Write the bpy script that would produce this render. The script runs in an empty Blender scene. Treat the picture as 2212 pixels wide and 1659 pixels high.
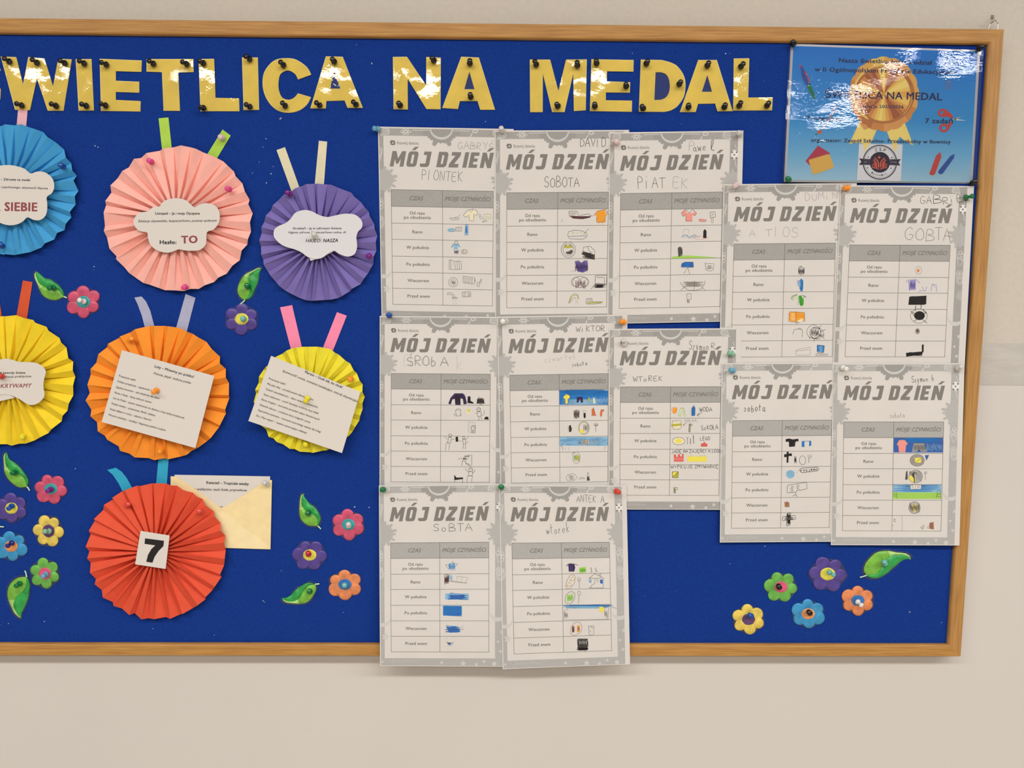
import bpy, math, random
from mathutils import Vector, Matrix
from mathutils.geometry import tessellate_polygon
import numpy as np

random.seed(7)
SC = bpy.context.scene
COL = SC.collection
PI = math.pi

# ---------------------------------------------------------------- camera, from the lines of the board's frame
F, CX, CY = 1660.0, 1106.0, 829.5
CAM_D, CAM_Z = 1.285, 1.55
def _ray(u, v): return Vector(((u-CX)/F, (v-CY)/F, 1.0))
_nt = _ray(0, 38.5).cross(_ray(2170, 62.8))
_nb = _ray(0, 1416.5).cross(_ray(2076, 1418.5))
_nr = _ray(2170, 62.8).cross(_ray(2076, 1418.0))
AX = _nt.cross(_nb).normalized()
if AX.x < 0: AX = -AX
AZ = _nr.cross(AX).normalized()
if AZ.y > 0: AZ = -AZ
AY = AZ.cross(AX).normalized()
CAM = Vector((0, -CAM_D, CAM_Z))
cd = bpy.data.cameras.new('camera'); cam = bpy.data.objects.new('camera', cd); COL.objects.link(cam)
cd.sensor_width = 36; cd.lens = F/2212*36; cd.clip_start = 0.02
right = Vector((AX.x, AY.x, AZ.x)); down = Vector((AX.y, AY.y, AZ.y)); fwd = Vector((AX.z, AY.z, AZ.z))
M = Matrix.Identity(4)
for i in range(3):
    M[i][0] = right[i]; M[i][1] = -down[i]; M[i][2] = -fwd[i]; M[i][3] = CAM[i]
cam.matrix_world = M
SC.camera = cam

def P(u, v, h=0.0):
    """the point of the plane h metres in front of the wall that the photograph shows at (u, v)"""
    d = _ray(u, v); w = Vector((d.dot(AX), d.dot(AY), d.dot(AZ)))
    t = (CAM_D-h)/w.y
    return CAM+w*t

# ---------------------------------------------------------------- light and exposure
SC.view_settings.view_transform = 'Standard'; SC.view_settings.look = 'None'
SC.view_settings.gamma = 1; SC.view_settings.use_curve_mapping = False
SC.view_settings.exposure = -0.46
wd = bpy.data.worlds.new('world'); SC.world = wd; wd.use_nodes = True
wd.node_tree.nodes['Background'].inputs[0].default_value = (1.0, 0.99, 0.975, 1)
wd.node_tree.nodes['Background'].inputs[1].default_value = 0.26
CEIL = 3.05
def lamp(x, y, sx, sy, power, color=(1, 1, 0.99)):
    l = bpy.data.lights.new('ceiling_panel', 'AREA'); l.shape = 'RECTANGLE'; l.size = sx; l.size_y = sy
    l.energy = power; l.color = color
    o = bpy.data.objects.new('ceiling_panel', l); COL.objects.link(o); o.location = (x, y, CEIL-0.03)
for x in (-2.3, -0.8, 0.7, 2.2, 3.7): lamp(x, -2.25, 1.2, 0.3, 42)
for x in (-3.0, -1.95, -1.0, -0.5, 0.55, 1.75, 2.2, 3.02): lamp(x, -4.0, 0.3, 0.3, 14)

# ---------------------------------------------------------------- materials
def lin(c): return tuple((x/255/12.92 if x/255 <= 0.04045 else ((x/255+0.055)/1.055)**2.4) for x in c)+(1,)
_m = {}
def mat(name, rgb=(200, 200, 200), rough=0.8, spec=0.25, **k):
    if name in _m: return _m[name]
    m = bpy.data.materials.new(name); m.use_nodes = True; n = m.node_tree.nodes; L = m.node_tree.links
    b = n['Principled BSDF']; b.inputs['Base Color'].default_value = lin(rgb)
    b.inputs['Roughness'].default_value = rough; b.inputs['Specular IOR Level'].default_value = spec
    for q, v in k.items():
        if q == 'trans': b.inputs['Transmission Weight'].default_value = v
        if q == 'sheen': b.inputs['Sheen Weight'].default_value = v
        if q == 'sss': pass
    if 'noise' in k:      # (scale, amount of colour change, bump distance)
        sc, amt, bd = k['noise']
        tc = n.new('ShaderNodeTexCoord'); no = n.new('ShaderNodeTexNoise'); no.inputs['Scale'].default_value = sc
        no.inputs['Detail'].default_value = 4
        mp = n.new('ShaderNodeMapping'); mp.inputs['Scale'].default_value = k.get('stretch', (1, 1, 1))
        L.new(tc.outputs['Object'], mp.inputs[0]); L.new(mp.outputs[0], no.inputs[0])
        if amt:
            rp = n.new('ShaderNodeValToRGB'); c = lin(rgb)
            lo, hi = k.get('pair', (tuple(max(0, v*(1-amt)) for v in rgb), tuple(min(255, v*(1+amt)) for v in rgb)))
            rp.color_ramp.elements[0].color = lin(lo); rp.color_ramp.elements[0].position = k.get('r0', .3)
            rp.color_ramp.elements[1].color = lin(hi); rp.color_ramp.elements[1].position = k.get('r1', .7)
            L.new(no.outputs[0], rp.inputs[0]); L.new(rp.outputs[0], b.inputs['Base Color'])
        if bd:
            bp = n.new('ShaderNodeBump'); bp.inputs['Distance'].default_value = bd; bp.inputs['Strength'].default_value = 1
            L.new(no.outputs[0], bp.inputs['Height']); L.new(bp.outputs[0], b.inputs['Normal'])
    _m[name] = m
    return m
def film_mat(name, s1, d1, s2, d2, haze=0.03, rough=0.06, stretch=(1, 1, 1)):
    """clear laminating film: transparent, with the gloss of its rippled surface"""
    m = bpy.data.materials.new(name); m.use_nodes = True; n = m.node_tree.nodes; L = m.node_tree.links
    n.clear()
    out = n.new('ShaderNodeOutputMaterial'); tr = n.new('ShaderNodeBsdfTransparent'); gl = n.new('ShaderNodeBsdfGlossy')
    gl.inputs['Roughness'].default_value = rough
    fr = n.new('ShaderNodeFresnel'); fr.inputs['IOR'].default_value = 1.5
    df = n.new('ShaderNodeBsdfDiffuse'); df.inputs[0].default_value = (.8, .8, .82, 1)
    m1 = n.new('ShaderNodeMixShader'); m2 = n.new('ShaderNodeMixShader'); m1.inputs[0].default_value = haze
    tc = n.new('ShaderNodeTexCoord'); mp = n.new('ShaderNodeMapping'); mp.inputs['Scale'].default_value = stretch
    L.new(tc.outputs['Object'], mp.inputs[0])
    prev = None
    for s, d in ((s1, d1), (s2, d2)):
        no = n.new('ShaderNodeTexNoise'); no.inputs['Scale'].default_value = s; no.inputs['Detail'].default_value = 2
        L.new(mp.outputs[0], no.inputs[0])
        bp = n.new('ShaderNodeBump'); bp.inputs['Distance'].default_value = d
        L.new(no.outputs[0], bp.inputs['Height'])
        if prev: L.new(prev.outputs[0], bp.inputs['Normal'])
        prev = bp
    L.new(prev.outputs[0], gl.inputs['Normal']); L.new(prev.outputs[0], fr.inputs['Normal'])
    L.new(tr.outputs[0], m1.inputs[1]); L.new(df.outputs[0], m1.inputs[2])
    L.new(fr.outputs[0], m2.inputs[0]); L.new(m1.outputs[0], m2.inputs[1]); L.new(gl.outputs[0], m2.inputs[2])
    L.new(m2.outputs[0], out.inputs[0])
    return m
FILM = film_mat('laminating_film', 13, 0.0013, 250, 0.00003, rough=.015)
FILM_P = film_mat('poster_film', 7, 0.0014, 150, 0.00007, haze=0.02, rough=.015, stretch=(1, 1, 2.0))
INK = {'k': (42, 38, 38), 'g': (150, 142, 135), 'G': (84, 78, 76), 'b': (45, 118, 190), 'B': (140, 185, 215), 'o': (242, 162, 52),
       'O': (220, 108, 62), 'y': (238, 222, 90), 'Y': (186, 178, 60), 'p': (108, 92, 160), 'P': (165, 160, 208), 'm': (60, 45, 80),
       'r': (238, 152, 142), 'R': (222, 98, 88), 'n': (70, 160, 50), 'N': (165, 208, 95), 'w': (160, 112, 84), 'M': (92, 60, 66),
       'C': (62, 100, 172), 'W': (226, 220, 212), 'c': (234, 224, 192), 'h': (186, 180, 172), 'x': (128, 122, 117),
       'T': (132, 126, 121), 't': (98, 93, 88), 'q': (183, 180, 177), 'Q': (206, 203, 199), 'd': (122, 116, 110), 'e': (233, 230, 226),
       'z': (160, 157, 154), 'v': (168, 132, 158), 'L': (185, 180, 196), 'u': (150, 74, 80), 'A': (126, 132, 70)}
def ink(k): return mat('ink_'+('upper_' if k.isupper() else '')+k.lower(), INK[k], 0.75, 0.2)

# ---------------------------------------------------------------- objects
def tag(o, label=None, cat=None, group=None, kind=None):
    for k, v in (('label', label), ('category', cat), ('group', group), ('kind', kind)):
        if v: o[k] = v
    return o
def thing(name, loc, label, cat, group=None):
    o = bpy.data.objects.new(name, None); COL.objects.link(o); o.location = loc; o.empty_display_size = .02
    return tag(o, label, cat, group)
def origin(o):
    v = Vector((0, 0, 0))
    while o is not None: v = v+o.location; o = o.parent
    return v
def mesh_obj(name, verts, faces, mats, parent=None, fm=None, smooth=False, label=None):
    me = bpy.data.meshes.new(name)
    off = origin(parent) if parent else Vector((0, 0, 0))
    me.from_pydata([tuple(Vector(v)-off) for v in verts], [], faces)
    for m in (mats if isinstance(mats, (list, tuple)) else [mats]): me.materials.append(m)
    if fm: me.polygons.foreach_set('material_index', fm)
    if smooth: me.polygons.foreach_set('use_smooth', [True]*len(faces))
    me.update()
    o = bpy.data.objects.new(name, me); COL.objects.link(o); o.parent = parent
    if label: o['label'] = label
    return o
def smooth_loop(pts, n=4):
    """closed Catmull-Rom curve through pts"""
    out = []; N = len(pts)
    for i in range(N):
        a, b, c, d = (Vector(pts[(i+k) % N][:2]) for k in (-1, 0, 1, 2))
        for j in range(n):
            t = j/n
            out.append(tuple(0.5*((2*b)+(c-a)*t+(2*a-5*b+4*c-d)*t*t+(3*b-a-3*c+d)*t**3)))
    return out
def smooth_open(pts, n=4):
    q = [pts[0]]+list(pts)+[pts[-1]]; out = []
    for i in range(1, len(q)-2):
        a, b, c, d = (Vector(q[i+k][:2]) for k in (-1, 0, 1, 2))
        for j in range(n):
            t = j/n
            out.append(tuple(0.5*((2*b)+(c-a)*t+(2*a-5*b+4*c-d)*t*t+(3*b-a-3*c+d)*t**3)))
    out.append(tuple(pts[-1]))
    return out
def tess(loops):
    vs = [p for l in loops for p in l]
    return vs, [tuple(f) for f in tessellate_polygon([[Vector((p[0], p[1], 0)) for p in l] for l in loops])]
def slab(name, loops, h, t, m, parent, cr=None, label=None, bow=None, single=False):
    """a sheet cut to the px loops, front face h in front of the wall, t thick"""
    if cr: loops = [[crop(cr, p) for p in l] for l in loops]
    vs, fs = tess(loops); n = len(vs)
    fr = [P(p[0], p[1], h) for p in vs]
    if bow: fr = [v+Vector((0, -bow(v), 0)) for v in fr]
    bk = [v+Vector((0, t, 0)) for v in fr]
    # front faces must look towards -y
    F2 = []
    for f in fs:
        a, b, c = (fr[i] for i in f)
        nn = (b-a).cross(c-a)
        F2.append(f if nn.y < 0 else f[::-1])
    if single: return mesh_obj(name, fr, F2, m, parent, label=label)
    faces = F2+[tuple(i+n for i in f[::-1]) for f in F2]
    k = 0
    for l in loops:
        L = len(l)
        for i in range(L): faces.append((k+i, k+(i+1) % L, n+k+(i+1) % L, n+k+i))
        k += L
    return mesh_obj(name, fr+bk, faces, m, parent, label=label)
def crop(c, p): return (c[0]+p[0]/c[2], c[1]+p[1]/c[2])
def box(name, x0, x1, y0, y1, z0, z1, m, parent=None):
    v = [(x, y, z) for x in (x0, x1) for y in (y0, y1) for z in (z0, z1)]
    f = [(0, 1, 3, 2), (4, 6, 7, 5), (0, 4, 5, 1), (2, 3, 7, 6), (0, 2, 6, 4), (1, 5, 7, 3)]
    return mesh_obj(name, v, f, m, parent)
def tube(name, pts, r, m, parent, seg=8, label=None):
    vs, fs = [], []
    for i, p in enumerate(pts):
        a = Vector(pts[max(i-1, 0)]); b = Vector(pts[min(i+1, len(pts)-1)]); d = (b-a).normalized()
        u = d.orthogonal().normalized() if i == 0 else (u-d*u.dot(d)).normalized()
        w = d.cross(u)
        for k in range(seg): vs.append(Vector(p)+(u*math.cos(2*PI*k/seg)+w*math.sin(2*PI*k/seg))*r)
    for i in range(len(pts)-1):
        for k in range(seg): fs.append((i*seg+k, i*seg+(k+1) % seg, (i+1)*seg+(k+1) % seg, (i+1)*seg+k))
    fs.append(tuple(range(seg))[::-1]); fs.append(tuple((len(pts)-1)*seg+k for k in range(seg)))
    return mesh_obj(name, vs, fs, m, parent, smooth=True, label=label)

# ---------------------------------------------------------------- lettering
_tx = {}
def glyphs(s, bold=0.0, ital=0.0):
    """flat outlines of a text: (vertices with cap height 1, faces, width)"""
    key = (s, bold, ital)
    if key in _tx: return _tx[key]
    cu = bpy.data.curves.new('t', 'FONT'); cu.body = s; cu.size = 1; cu.shear = ital
    cu.resolution_u = 2; cu.fill_mode = 'FRONT' if hasattr(cu, 'fill_mode') else None
    cu.space_character = 1+bold*2.5
    ob = bpy.data.objects.new('t', cu); me = bpy.data.meshes.new_from_object(ob)
    vs = [(v.co.x, v.co.y) for v in me.vertices]; fs = [tuple(p.vertices) for p in me.polygons]
    bpy.data.objects.remove(ob); bpy.data.curves.remove(cu); bpy.data.meshes.remove(me)
    x0 = min(v[0] for v in vs); x1 = max(v[0] for v in vs)
    vs = [((x-x0)/CAPH, y/CAPH) for x, y in vs]
    _tx[key] = (vs, fs, (x1-x0)/CAPH)
    return _tx[key]
CAPH = 1.0
_g = glyphs('H'); CAPH = max(v[1] for v in _g[0]); _tx.clear()

HAND = {   # strokes of a child's hand: x 0..0.7, y 0 (base) .. 1
 'A': '0,0 .35,1 .7,0;.12,.4 .6,.38', 'B': '.05,0 .1,1 .5,.9 .5,.62 .12,.52 .6,.42 .6,.12 .05,0', 'C': '.6,.85 .3,1 .05,.6 .1,.15 .4,0 .62,.15',
 'D': '.08,0 .1,1 .5,.85 .65,.45 .45,.08 .08,0', 'E': '.6,1 .1,.95 .08,0 .62,.02;.1,.5 .5,.52', 'F': '.6,1 .1,.98 .08,0;.1,.52 .5,.55',
 'G': '.6,.85 .35,1 .08,.65 .08,.2 .35,0 .62,.2 .6,.42 .35,.42', 'I': '.15,0 .18,1', 'J': '.5,1 .5,.2 .3,0 .08,.2', 'K': '.1,0 .1,1;.6,.95 .12,.5 .6,0',
 'L': '.1,1 .08,0 .55,.02', 'M': '.05,0 .1,1 .35,.4 .6,1 .65,0', 'N': '.08,0 .1,1 .58,0 .62,1', 'O': '.35,1 .08,.7 .1,.2 .38,0 .64,.3 .6,.8 .35,1',
 'P': '.1,0 .1,1 .5,.92 .52,.6 .1,.5', 'R': '.08,0 .1,1 .55,.9 .5,.58 .1,.5 .62,0', 'S': '.6,.85 .35,1 .1,.78 .2,.55 .55,.42 .58,.12 .3,0 .05,.15',
 'T': '.35,0 .35,1;.0,.98 .7,1', 'U': '.1,1 .1,.25 .35,0 .6,.25 .6,1', 'V': '.05,1 .35,0 .65,1', 'W': '.0,1 .18,0 .35,.7 .52,0 .7,1', 'Y': '.05,1 .35,.5;.65,1 .3,0',
 'Z': '.05,1 .6,1 .1,0 .65,0', 'a': '.5,.45 .25,.5 .08,.25 .25,.02 .5,.2 .5,.48 .52,.1 .65,0', 'b': '.15,.9 .1,0 .4,.02 .5,.25 .3,.45 .12,.35',
 'c': '.5,.4 .28,.5 .1,.25 .28,0 .52,.1', 'e': '.1,.25 .5,.3 .35,.5 .1,.35 .15,.05 .5,.08', 'h': '.1,0 .18,1;.12,.3 .35,.5 .5,.3 .48,0', 'k': '.12,0 .2,1;.5,.5 .15,.25 .52,0',
 'l': '.1,.1 .35,.9 .2,.95 .15,.1 .4,0', 'm': '.05,0 .08,.5;.08,.35 .22,.5 .3,.3 .3,0;.3,.35 .45,.5 .55,.3 .55,0', 'n': '.08,0 .1,.5;.1,.35 .3,.5 .45,.3 .46,0', 'o': '.3,.5 .08,.3 .2,.02 .48,.15 .45,.4 .3,.5',
 'r': '.1,0 .12,.5;.12,.35 .3,.48 .45,.4', 's': '.1,.45 .35,.5 .42,.3 .3,.0 .1,.05', 't': '.25,.95 .2,.1 .35,0;.02,.6 .5,.62', 'w': '.05,.5 .15,0 .28,.4 .42,0 .55,.5', 'y': '.05,.5 .22,.05;.5,.5 .12,-.45',
 'z': '.08,.48 .45,.48 .1,0 .5,0', 'i': '.2,0 .2,.6;.18,.95 .24,.98', 'j': '.4,.5 .35,-.3 .1,-.3', '.': '.2,.05 .26,.0', 'ł': '.25,0 .25,1;.05,.45 .45,.65', '3': '.1,.9 .5,.9 .25,.55 .5,.3 .3,0 .05,.15', '2': '.1,.8 .35,1 .5,.7 .08,.02 .6,.05',
 '5': '.5,1 .15,1 .12,.6 .45,.5 .45,.15 .1,0', '0': '.3,1 .08,.5 .3,0 .52,.5 .3,1', 'Ł': '.1,1 .08,0 .55,.02;-.05,.35 .35,.6', 'Ń': '.08,0 .1,1 .58,0 .62,1;.3,1.1 .45,1.3', 'Ś': '.6,.85 .35,1 .1,.78 .2,.55 .55,.42 .58,.12 .3,0 .05,.15;.35,1.15 .5,1.45',
 'Ę': '.6,1 .1,.95 .08,0 .62,.02;.1,.5 .5,.52;.5,0 .45,-.2 .6,-.22', 'Ą': '0,0 .35,1 .7,0;.12,.4 .6,.38;.65,0 .8,-.15'}

class Ink:
    """flat print or pencil work, gathered per colour in 2-D and laid on a surface at the end"""
    def __init__(s): s.d = {}
    def _b(s, c): return s.d.setdefault(c, ([], []))
    def add(s, c, vs, fs, lift=1):
        V, Fc = s._b(c); k = len(V); V += [(x, y, lift) for x, y in vs]; Fc += [tuple(i+k for i in f) for f in fs]
    def poly(s, c, pts, lift=1, holes=(), step=24):
        vs, fs = tess([pts]+list(holes)); vs = list(vs); out = []; st = list(fs); mid = {}
        while st:
            f = st.pop(); d = [math.dist(vs[f[i]], vs[f[(i+1) % 3]]) for i in range(3)]; m = max(d)
            if m <= step: out.append(f); continue
            i = d.index(m); p, q, r = f[i], f[(i+1) % 3], f[(i+2) % 3]; k = (min(p, q), max(p, q))
            if k not in mid: mid[k] = len(vs); vs.append(((vs[p][0]+vs[q][0])/2, (vs[p][1]+vs[q][1])/2))
            st += [(p, mid[k], r), (mid[k], q, r)]
        s.add(c, vs, out, lift)
    def rect(s, c, x0, y0, x1, y1, lift=1, step=24):
        nx = max(1, int(abs(x1-x0)/step+.99)); ny = max(1, int(abs(y1-y0)/step+.99))
        vs = [(x0+(x1-x0)*i/nx, y0+(y1-y0)*j/ny) for j in range(ny+1) for i in range(nx+1)]
        fs = [(j*(nx+1)+i, j*(nx+1)+i+1, (j+1)*(nx+1)+i+1, (j+1)*(nx+1)+i) for j in range(ny) for i in range(nx)]
        s.add(c, vs, fs, lift)
    def line(s, c, w, pts, lift=2, step=24, closed=False):
        q = []
        pts = list(pts)+([pts[0]] if closed else [])
        for a, b in zip(pts, pts[1:]):
            d = math.hypot(b[0]-a[0], b[1]-a[1]); n = max(1, int(d/step+.99))
            q += [(a[0]+(b[0]-a[0])*i/n, a[1]+(b[1]-a[1])*i/n) for i in range(n)]
        q.append(pts[-1]); vs, fs = [], []
        for i, p in enumerate(q):
            a = q[max(i-1, 0)]; b = q[min(i+1, len(q)-1)]; dx, dy = b[0]-a[0], b[1]-a[1]; l = math.hypot(dx, dy) or 1
            nx, ny = -dy/l*w/2, dx/l*w/2
            vs += [(p[0]+nx, p[1]+ny), (p[0]-nx, p[1]-ny)]
        fs = [(2*i, 2*i+1, 2*i+3, 2*i+2) for i in range(len(q)-1)]
        s.add(c, vs, fs, lift)
    def ell(s, cx, cy, rx, ry, n=20, a0=0, a1=2*PI): return [(cx+rx*math.cos(a0+(a1-a0)*i/n), cy+ry*math.sin(a0+(a1-a0)*i/n)) for i in range(n+(a1-a0 < 6.2))]
    def text(s, c, t, p0, p1, h, bold=0.0, ital=0.0, lift=2):
        vs, fs, w = glyphs(t, bold, ital); b = bold*1.25; w += 2*b
        ux, uy = (p1[0]-p0[0]), (p1[1]-p0[1]); l = math.hypot(ux, uy); nx, ny = uy/l*h, -ux/l*h
        # bold: the same flat outline laid down again, a hair to each side
        for k, (dx, dy) in enumerate(((b, 0), (0, -b*.5), (2*b, -b*.5), (0, b*.5), (2*b, b*.5)) if bold else ((0, 0),)):
            s.add(c, [(p0[0]+ux*(x+dx)/w+nx*(y+dy), p0[1]+uy*(x+dx)/w+ny*(y+dy)) for x, y in vs], fs, lift+k*.1)
    def hand(s, c, w, t, p0, p1, h, lift=3, wob=.05):
        ux, uy = (p1[0]-p0[0]), (p1[1]-p0[1]); l = math.hypot(ux, uy); n = len(t)
        nx, ny = uy/l*h, -ux/l*h
        for i, ch in enumerate(t):
            if ch not in HAND: continue
            sz = 1+random.uniform(-.12, .1); dy = random.uniform(-.05, .05)
            for st in HAND[ch].split(';'):
                q = []
                for xy in st.split():
                    x, y = map(float, xy.split(',')); x = (i+x/.8+random.uniform(-wob, wob)*.6)/(n-.12); y = y*sz+dy+random.uniform(-wob, wob)*.6
                    q.append((p0[0]+ux*x+nx*y, p0[1]+uy*x+ny*y))
                s.line(c, w, smooth_open(q, 3) if len(q) > 3 else q, lift)
    def draw(s, spec):
        """l c w pts | f c pts | F c x0,y0 x1,y1 | e c w cx,cy rx,ry | o c cx,cy rx,ry | s c w x0,y0 x1,y1 n (zigzag across) | z (zigzag down) | t c w TEXT x0,y0 x1,y1 h"""
        for idx, it in enumerate(spec.split(';')):
            a = it.split(); z = 1.4+idx*.12
            if not a: continue
            k, c = a[0], a[1]
            pt = lambda w: tuple(float(v) for v in w.split(','))
            if k == 'l': s.line(c, float(a[2]), [pt(q) for q in a[3:]], z)
            elif k == 'f': s.poly(c, [pt(q) for q in a[2:]], z)
            elif k == 'F': s.rect(c, *pt(a[2]), *pt(a[3]), z)
            elif k == 'e': s.line(c, float(a[2]), s.ell(*pt(a[3]), *pt(a[4])), z, closed=True)
            elif k == 'o': s.poly(c, s.ell(*pt(a[2]), *pt(a[3])), z)
            elif k in 'sz':
                (x0, y0), (x1, y1), n = pt(a[3]), pt(a[4]), int(a[5]); q = []
                n = int(n*1.5)
                for i in range(n+1):
                    f = min(1, max(0, i/n+random.uniform(-.3, .3)/n)); j = random.choice(((-1, 1)[i % 2],))*random.uniform(-.03, .22)
                    if k == 's': q.append((x0+(x1-x0)*((1.0-j) if i % 2 else (0.0-j)), y0+(y1-y0)*f))
                    else: q.append((x0+(x1-x0)*f, y0+(y1-y0)*((1.0-j) if i % 2 else (0.0-j))))
                s.line(c, float(a[2]), q, z)
            elif k == 't': s.hand(c, float(a[2]), a[3].replace('_', ' '), pt(a[4]), pt(a[5]), float(a[6]), z+.3)
        return s
    def build(s, name, mp, parent, unit=6e-5, mats=None, label=None):
        vs, fs, fm, ms = [], [], [], []
        for c, (V, Fc) in s.d.items():
            k = len(vs); mi = len(ms); ms.append(mats[c] if mats and c in mats else ink(c))
            W = [mp(x, y, l*unit) for x, y, l in V]; vs += W
            for f in Fc:
                a, b, d = W[f[0]], W[f[1]], W[f[2]]
                up = (b-a).cross(d-a).y < 0
                fs.append(tuple(i+k for i in (f if up else f[::-1]))); fm.append(mi)
        return mesh_obj(name, vs, fs, ms, parent, fm, label=label) if vs else None
def flat(cr, h): return lambda x, y, l: P(cr[0]+x/cr[2], cr[1]+y/cr[2], h+l)

# ---------------------------------------------------------------- heights in front of the wall
HF = 0.024           # felt
HFR = 0.032          # front of the frame

# ---------------------------------------------------------------- room shell
wallm = mat('wall_paint', (206, 197, 184), .75, .3, noise=(120, 0.012, 0.0006))
dadom = mat('oil_paint_dado', (214, 207, 200), .42, .5, noise=(5, 0.006, 0.0006))
bandm = mat('glossy_band', (198, 192, 184), .32, .5, noise=(14, 0.03, 0.003), stretch=(1, 1, 3))
S = lambda o: tag(o, kind='structure')
S(box('wall_back', -4, 4, 0, .12, 0, CEIL, wallm))
zb = P(2160, 742, 0.001).z; zc = P(2160, 832, 0.001).z
S(box('trim_1', -4, 4, -.0014, -.0002, zc, zb, bandm))
S(box('trim_2', -4, 4, -.0009, -.0002, 0.0, zc-.0002, dadom))
S(box('floor', -4, 4, -6, 0, -.1, 0, mat('floor_lino', (190, 178, 160), .5, .4, noise=(6, .06, 0))))
S(box('ceiling', -4, 4, -6, 0, CEIL, CEIL+.1, mat('ceiling_white', (230, 227, 220), .9)))

# ---------------------------------------------------------------- bulletin board
XR = (P(2170, 62.8, HFR).x+P(2076, 1418, HFR).x)/2
ZT = (P(0, 38.5, HFR).z+P(2170, 62.8, HFR).z)/2; ZB = (P(0, 1416.5, HFR).z+P(2076, 1418.5, HFR).z)/2
XL = XR-2.02; RW = 0.0225; RB = 0.0205
def board():
    b = thing('bulletin_board', ((XL+XR)/2, 0, ZB), 'wide wall-mounted notice board of blue felt in a pale wooden frame', 'notice board')
    felt = mat('blue_felt', (27, 58, 140), .95, .1, noise=(800, .16, .0003), pair=((16, 43, 112), (25, 65, 156)))
    box('felt_panel', XL+.006, XR-.006, -HF, -.006, ZB+.006, ZT-.006, felt, b)
    wh = mat('wood_along_x', (190, 141, 86), .5, .35, noise=(26, .1, .00015), stretch=(.6, 1, 16), pair=((162, 110, 52), (198, 148, 80)), r0=.25, r1=.75)
    wv = mat('wood_along_z', (182, 134, 82), .5, .35, noise=(26, .1, .00015), stretch=(16, 1, .6), pair=((160, 110, 58), (196, 148, 84)), r0=.25, r1=.75)
    V2 = lambda x, z: Vector((x, z))
    def railf(p, q, wid, wo, inward, m):
        prof = [(0, .006), (0, HFR-.0015), (.0012, HFR), (wid-.003, HFR-.0004), (wid-.0012, HFR-.0016), (wid, HFR-.004), (wid, .006)]
        d = (q-p).normalized(); vs = []
        for e, sgn in ((p, 1), (q, -1)):
            for k, h in prof: vs.append((e.x+inward.x*k+d.x*sgn*k*wo/wid, -h, e.y+inward.y*k+d.y*sgn*k*wo/wid))
        n = len(prof); fs = [(i, (i+1) % n, n+(i+1) % n, n+i) for i in range(n)]+[tuple(range(n)), tuple(range(n, 2*n))[::-1]]
        o = mesh_obj('frame_rail', vs, fs, m, b)
        return o
    railf(V2(XL, ZT), V2(XR, ZT), RW, RW, Vector((0, -1)), wh)
    railf(V2(XL, ZB), V2(XR, ZB), RB, RW, Vector((0, 1)), wh)
    railf(V2(XR, ZB), V2(XR, ZT), RW, RB, Vector((-1, 0)), wv)
    railf(V2(XL, ZB), V2(XL, ZT), RW, RB, Vector((1, 0)), wv)
    # lint and old pin holes caught in the felt
    vs, fs, fm = [], [], []
    rnd = random.Random(3)
    spots = [(200, 312), (205, 315), (212, 318), (203, 576), (202, 583), (568, 318), (545, 374), (585, 375), (560, 350), (590, 360), (575, 395), (605, 257), (607, 255),
             (568, 1298), (571, 1301), (742, 1323), (608, 1233), (797, 1096), (463, 1372), (766, 1095), (163, 1013), (96, 1343), (18, 1347), (2, 1350), (330, 1358), (524, 1390),
             (770, 97), (803, 137), (1366, 115), (1568, 116), (1472, 267), (1049, 263), (1650, 175), (575, 300), (1652, 1180), (2034, 1345), (1965, 1322), (1577, 1218)]
    for i in range(150): spots.append((rnd.uniform(5, 2040), rnd.uniform(80, 1380)))
    for i, (u, v) in enumerate(spots):
        s = rnd.uniform(.0006, .0014) if i < 38 else rnd.uniform(.0002, .0005); c = P(u, v, HF+.0002); a = rnd.uniform(0, PI); k = len(vs)
        for j in range(5): vs.append(c+Vector((math.cos(a+j*1.256)*s*rnd.uniform(.3, 1.6), 0, math.sin(a+j*1.256)*s*rnd.uniform(.3, 1.2))))
        vs.append(c+Vector((0, -.0005, 0)))
        for j in range(5): fs.append((k+j, k+(j+1) % 5, k+5)); fm.append(0 if (i < 38 and i % 4) or rnd.random() < .6 else 1)
    o = mesh_obj('lint', vs, fs, [mat('lint_white', (205, 205, 215), .9), mat('lint_brown', (110, 84, 80), .9)], b, fm)
    o['kind'] = 'stuff'
    # wire hanger on the board's top edge, by the right corner
    steel = mat('steel_wire', (190, 182, 175), .25, .5); steel.node_tree.nodes['Principled BSDF'].inputs['Metallic'].default_value = 1
    q = [P(u, v, .014) for u, v in ((2154, 66), (2156, 52), (2153, 47), (2150, 44))]
    q2 = [P(u, v, .012) for u, v in ((2134, 66), (2138, 54), (2142, 46), (2146, 41), (2150, 44))]
    tube('hanging_wire', smooth3(q2+q[::-1][1:]), .0007, steel, b)
    h = thing('wall_hook', P(2146, 44, 0), 'small steel screw hook in the wall above the board\'s top right corner', 'hook')
    tube('screw_hook', smooth3([P(2146, 36, 0), P(2146, 38, .012), P(2147, 43, .018), P(2144, 48, .016), P(2140, 50, .012)]), .0009, steel, h)
    box('wall_plug', P(2143, 0, 0).x, P(2149, 0, 0).x, -.0012, 0, P(2146, 41, 0).z, P(2146, 33, 0).z, mat('plug_grey', (150, 138, 125), .8), h)
def smooth3(pts, n=5):
    q = [pts[0]]+list(pts)+[pts[-1]]; out = []
    for i in range(1, len(q)-2):
        a, b, c, d = q[i-1:i+3]
        for j in range(n):
            t = j/n; out.append(0.5*((2*b)+(c-a)*t+(2*a-5*b+4*c-d)*t*t+(3*b-a-3*c+d)*t**3))
    out.append(pts[-1]); return out
board()

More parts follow.
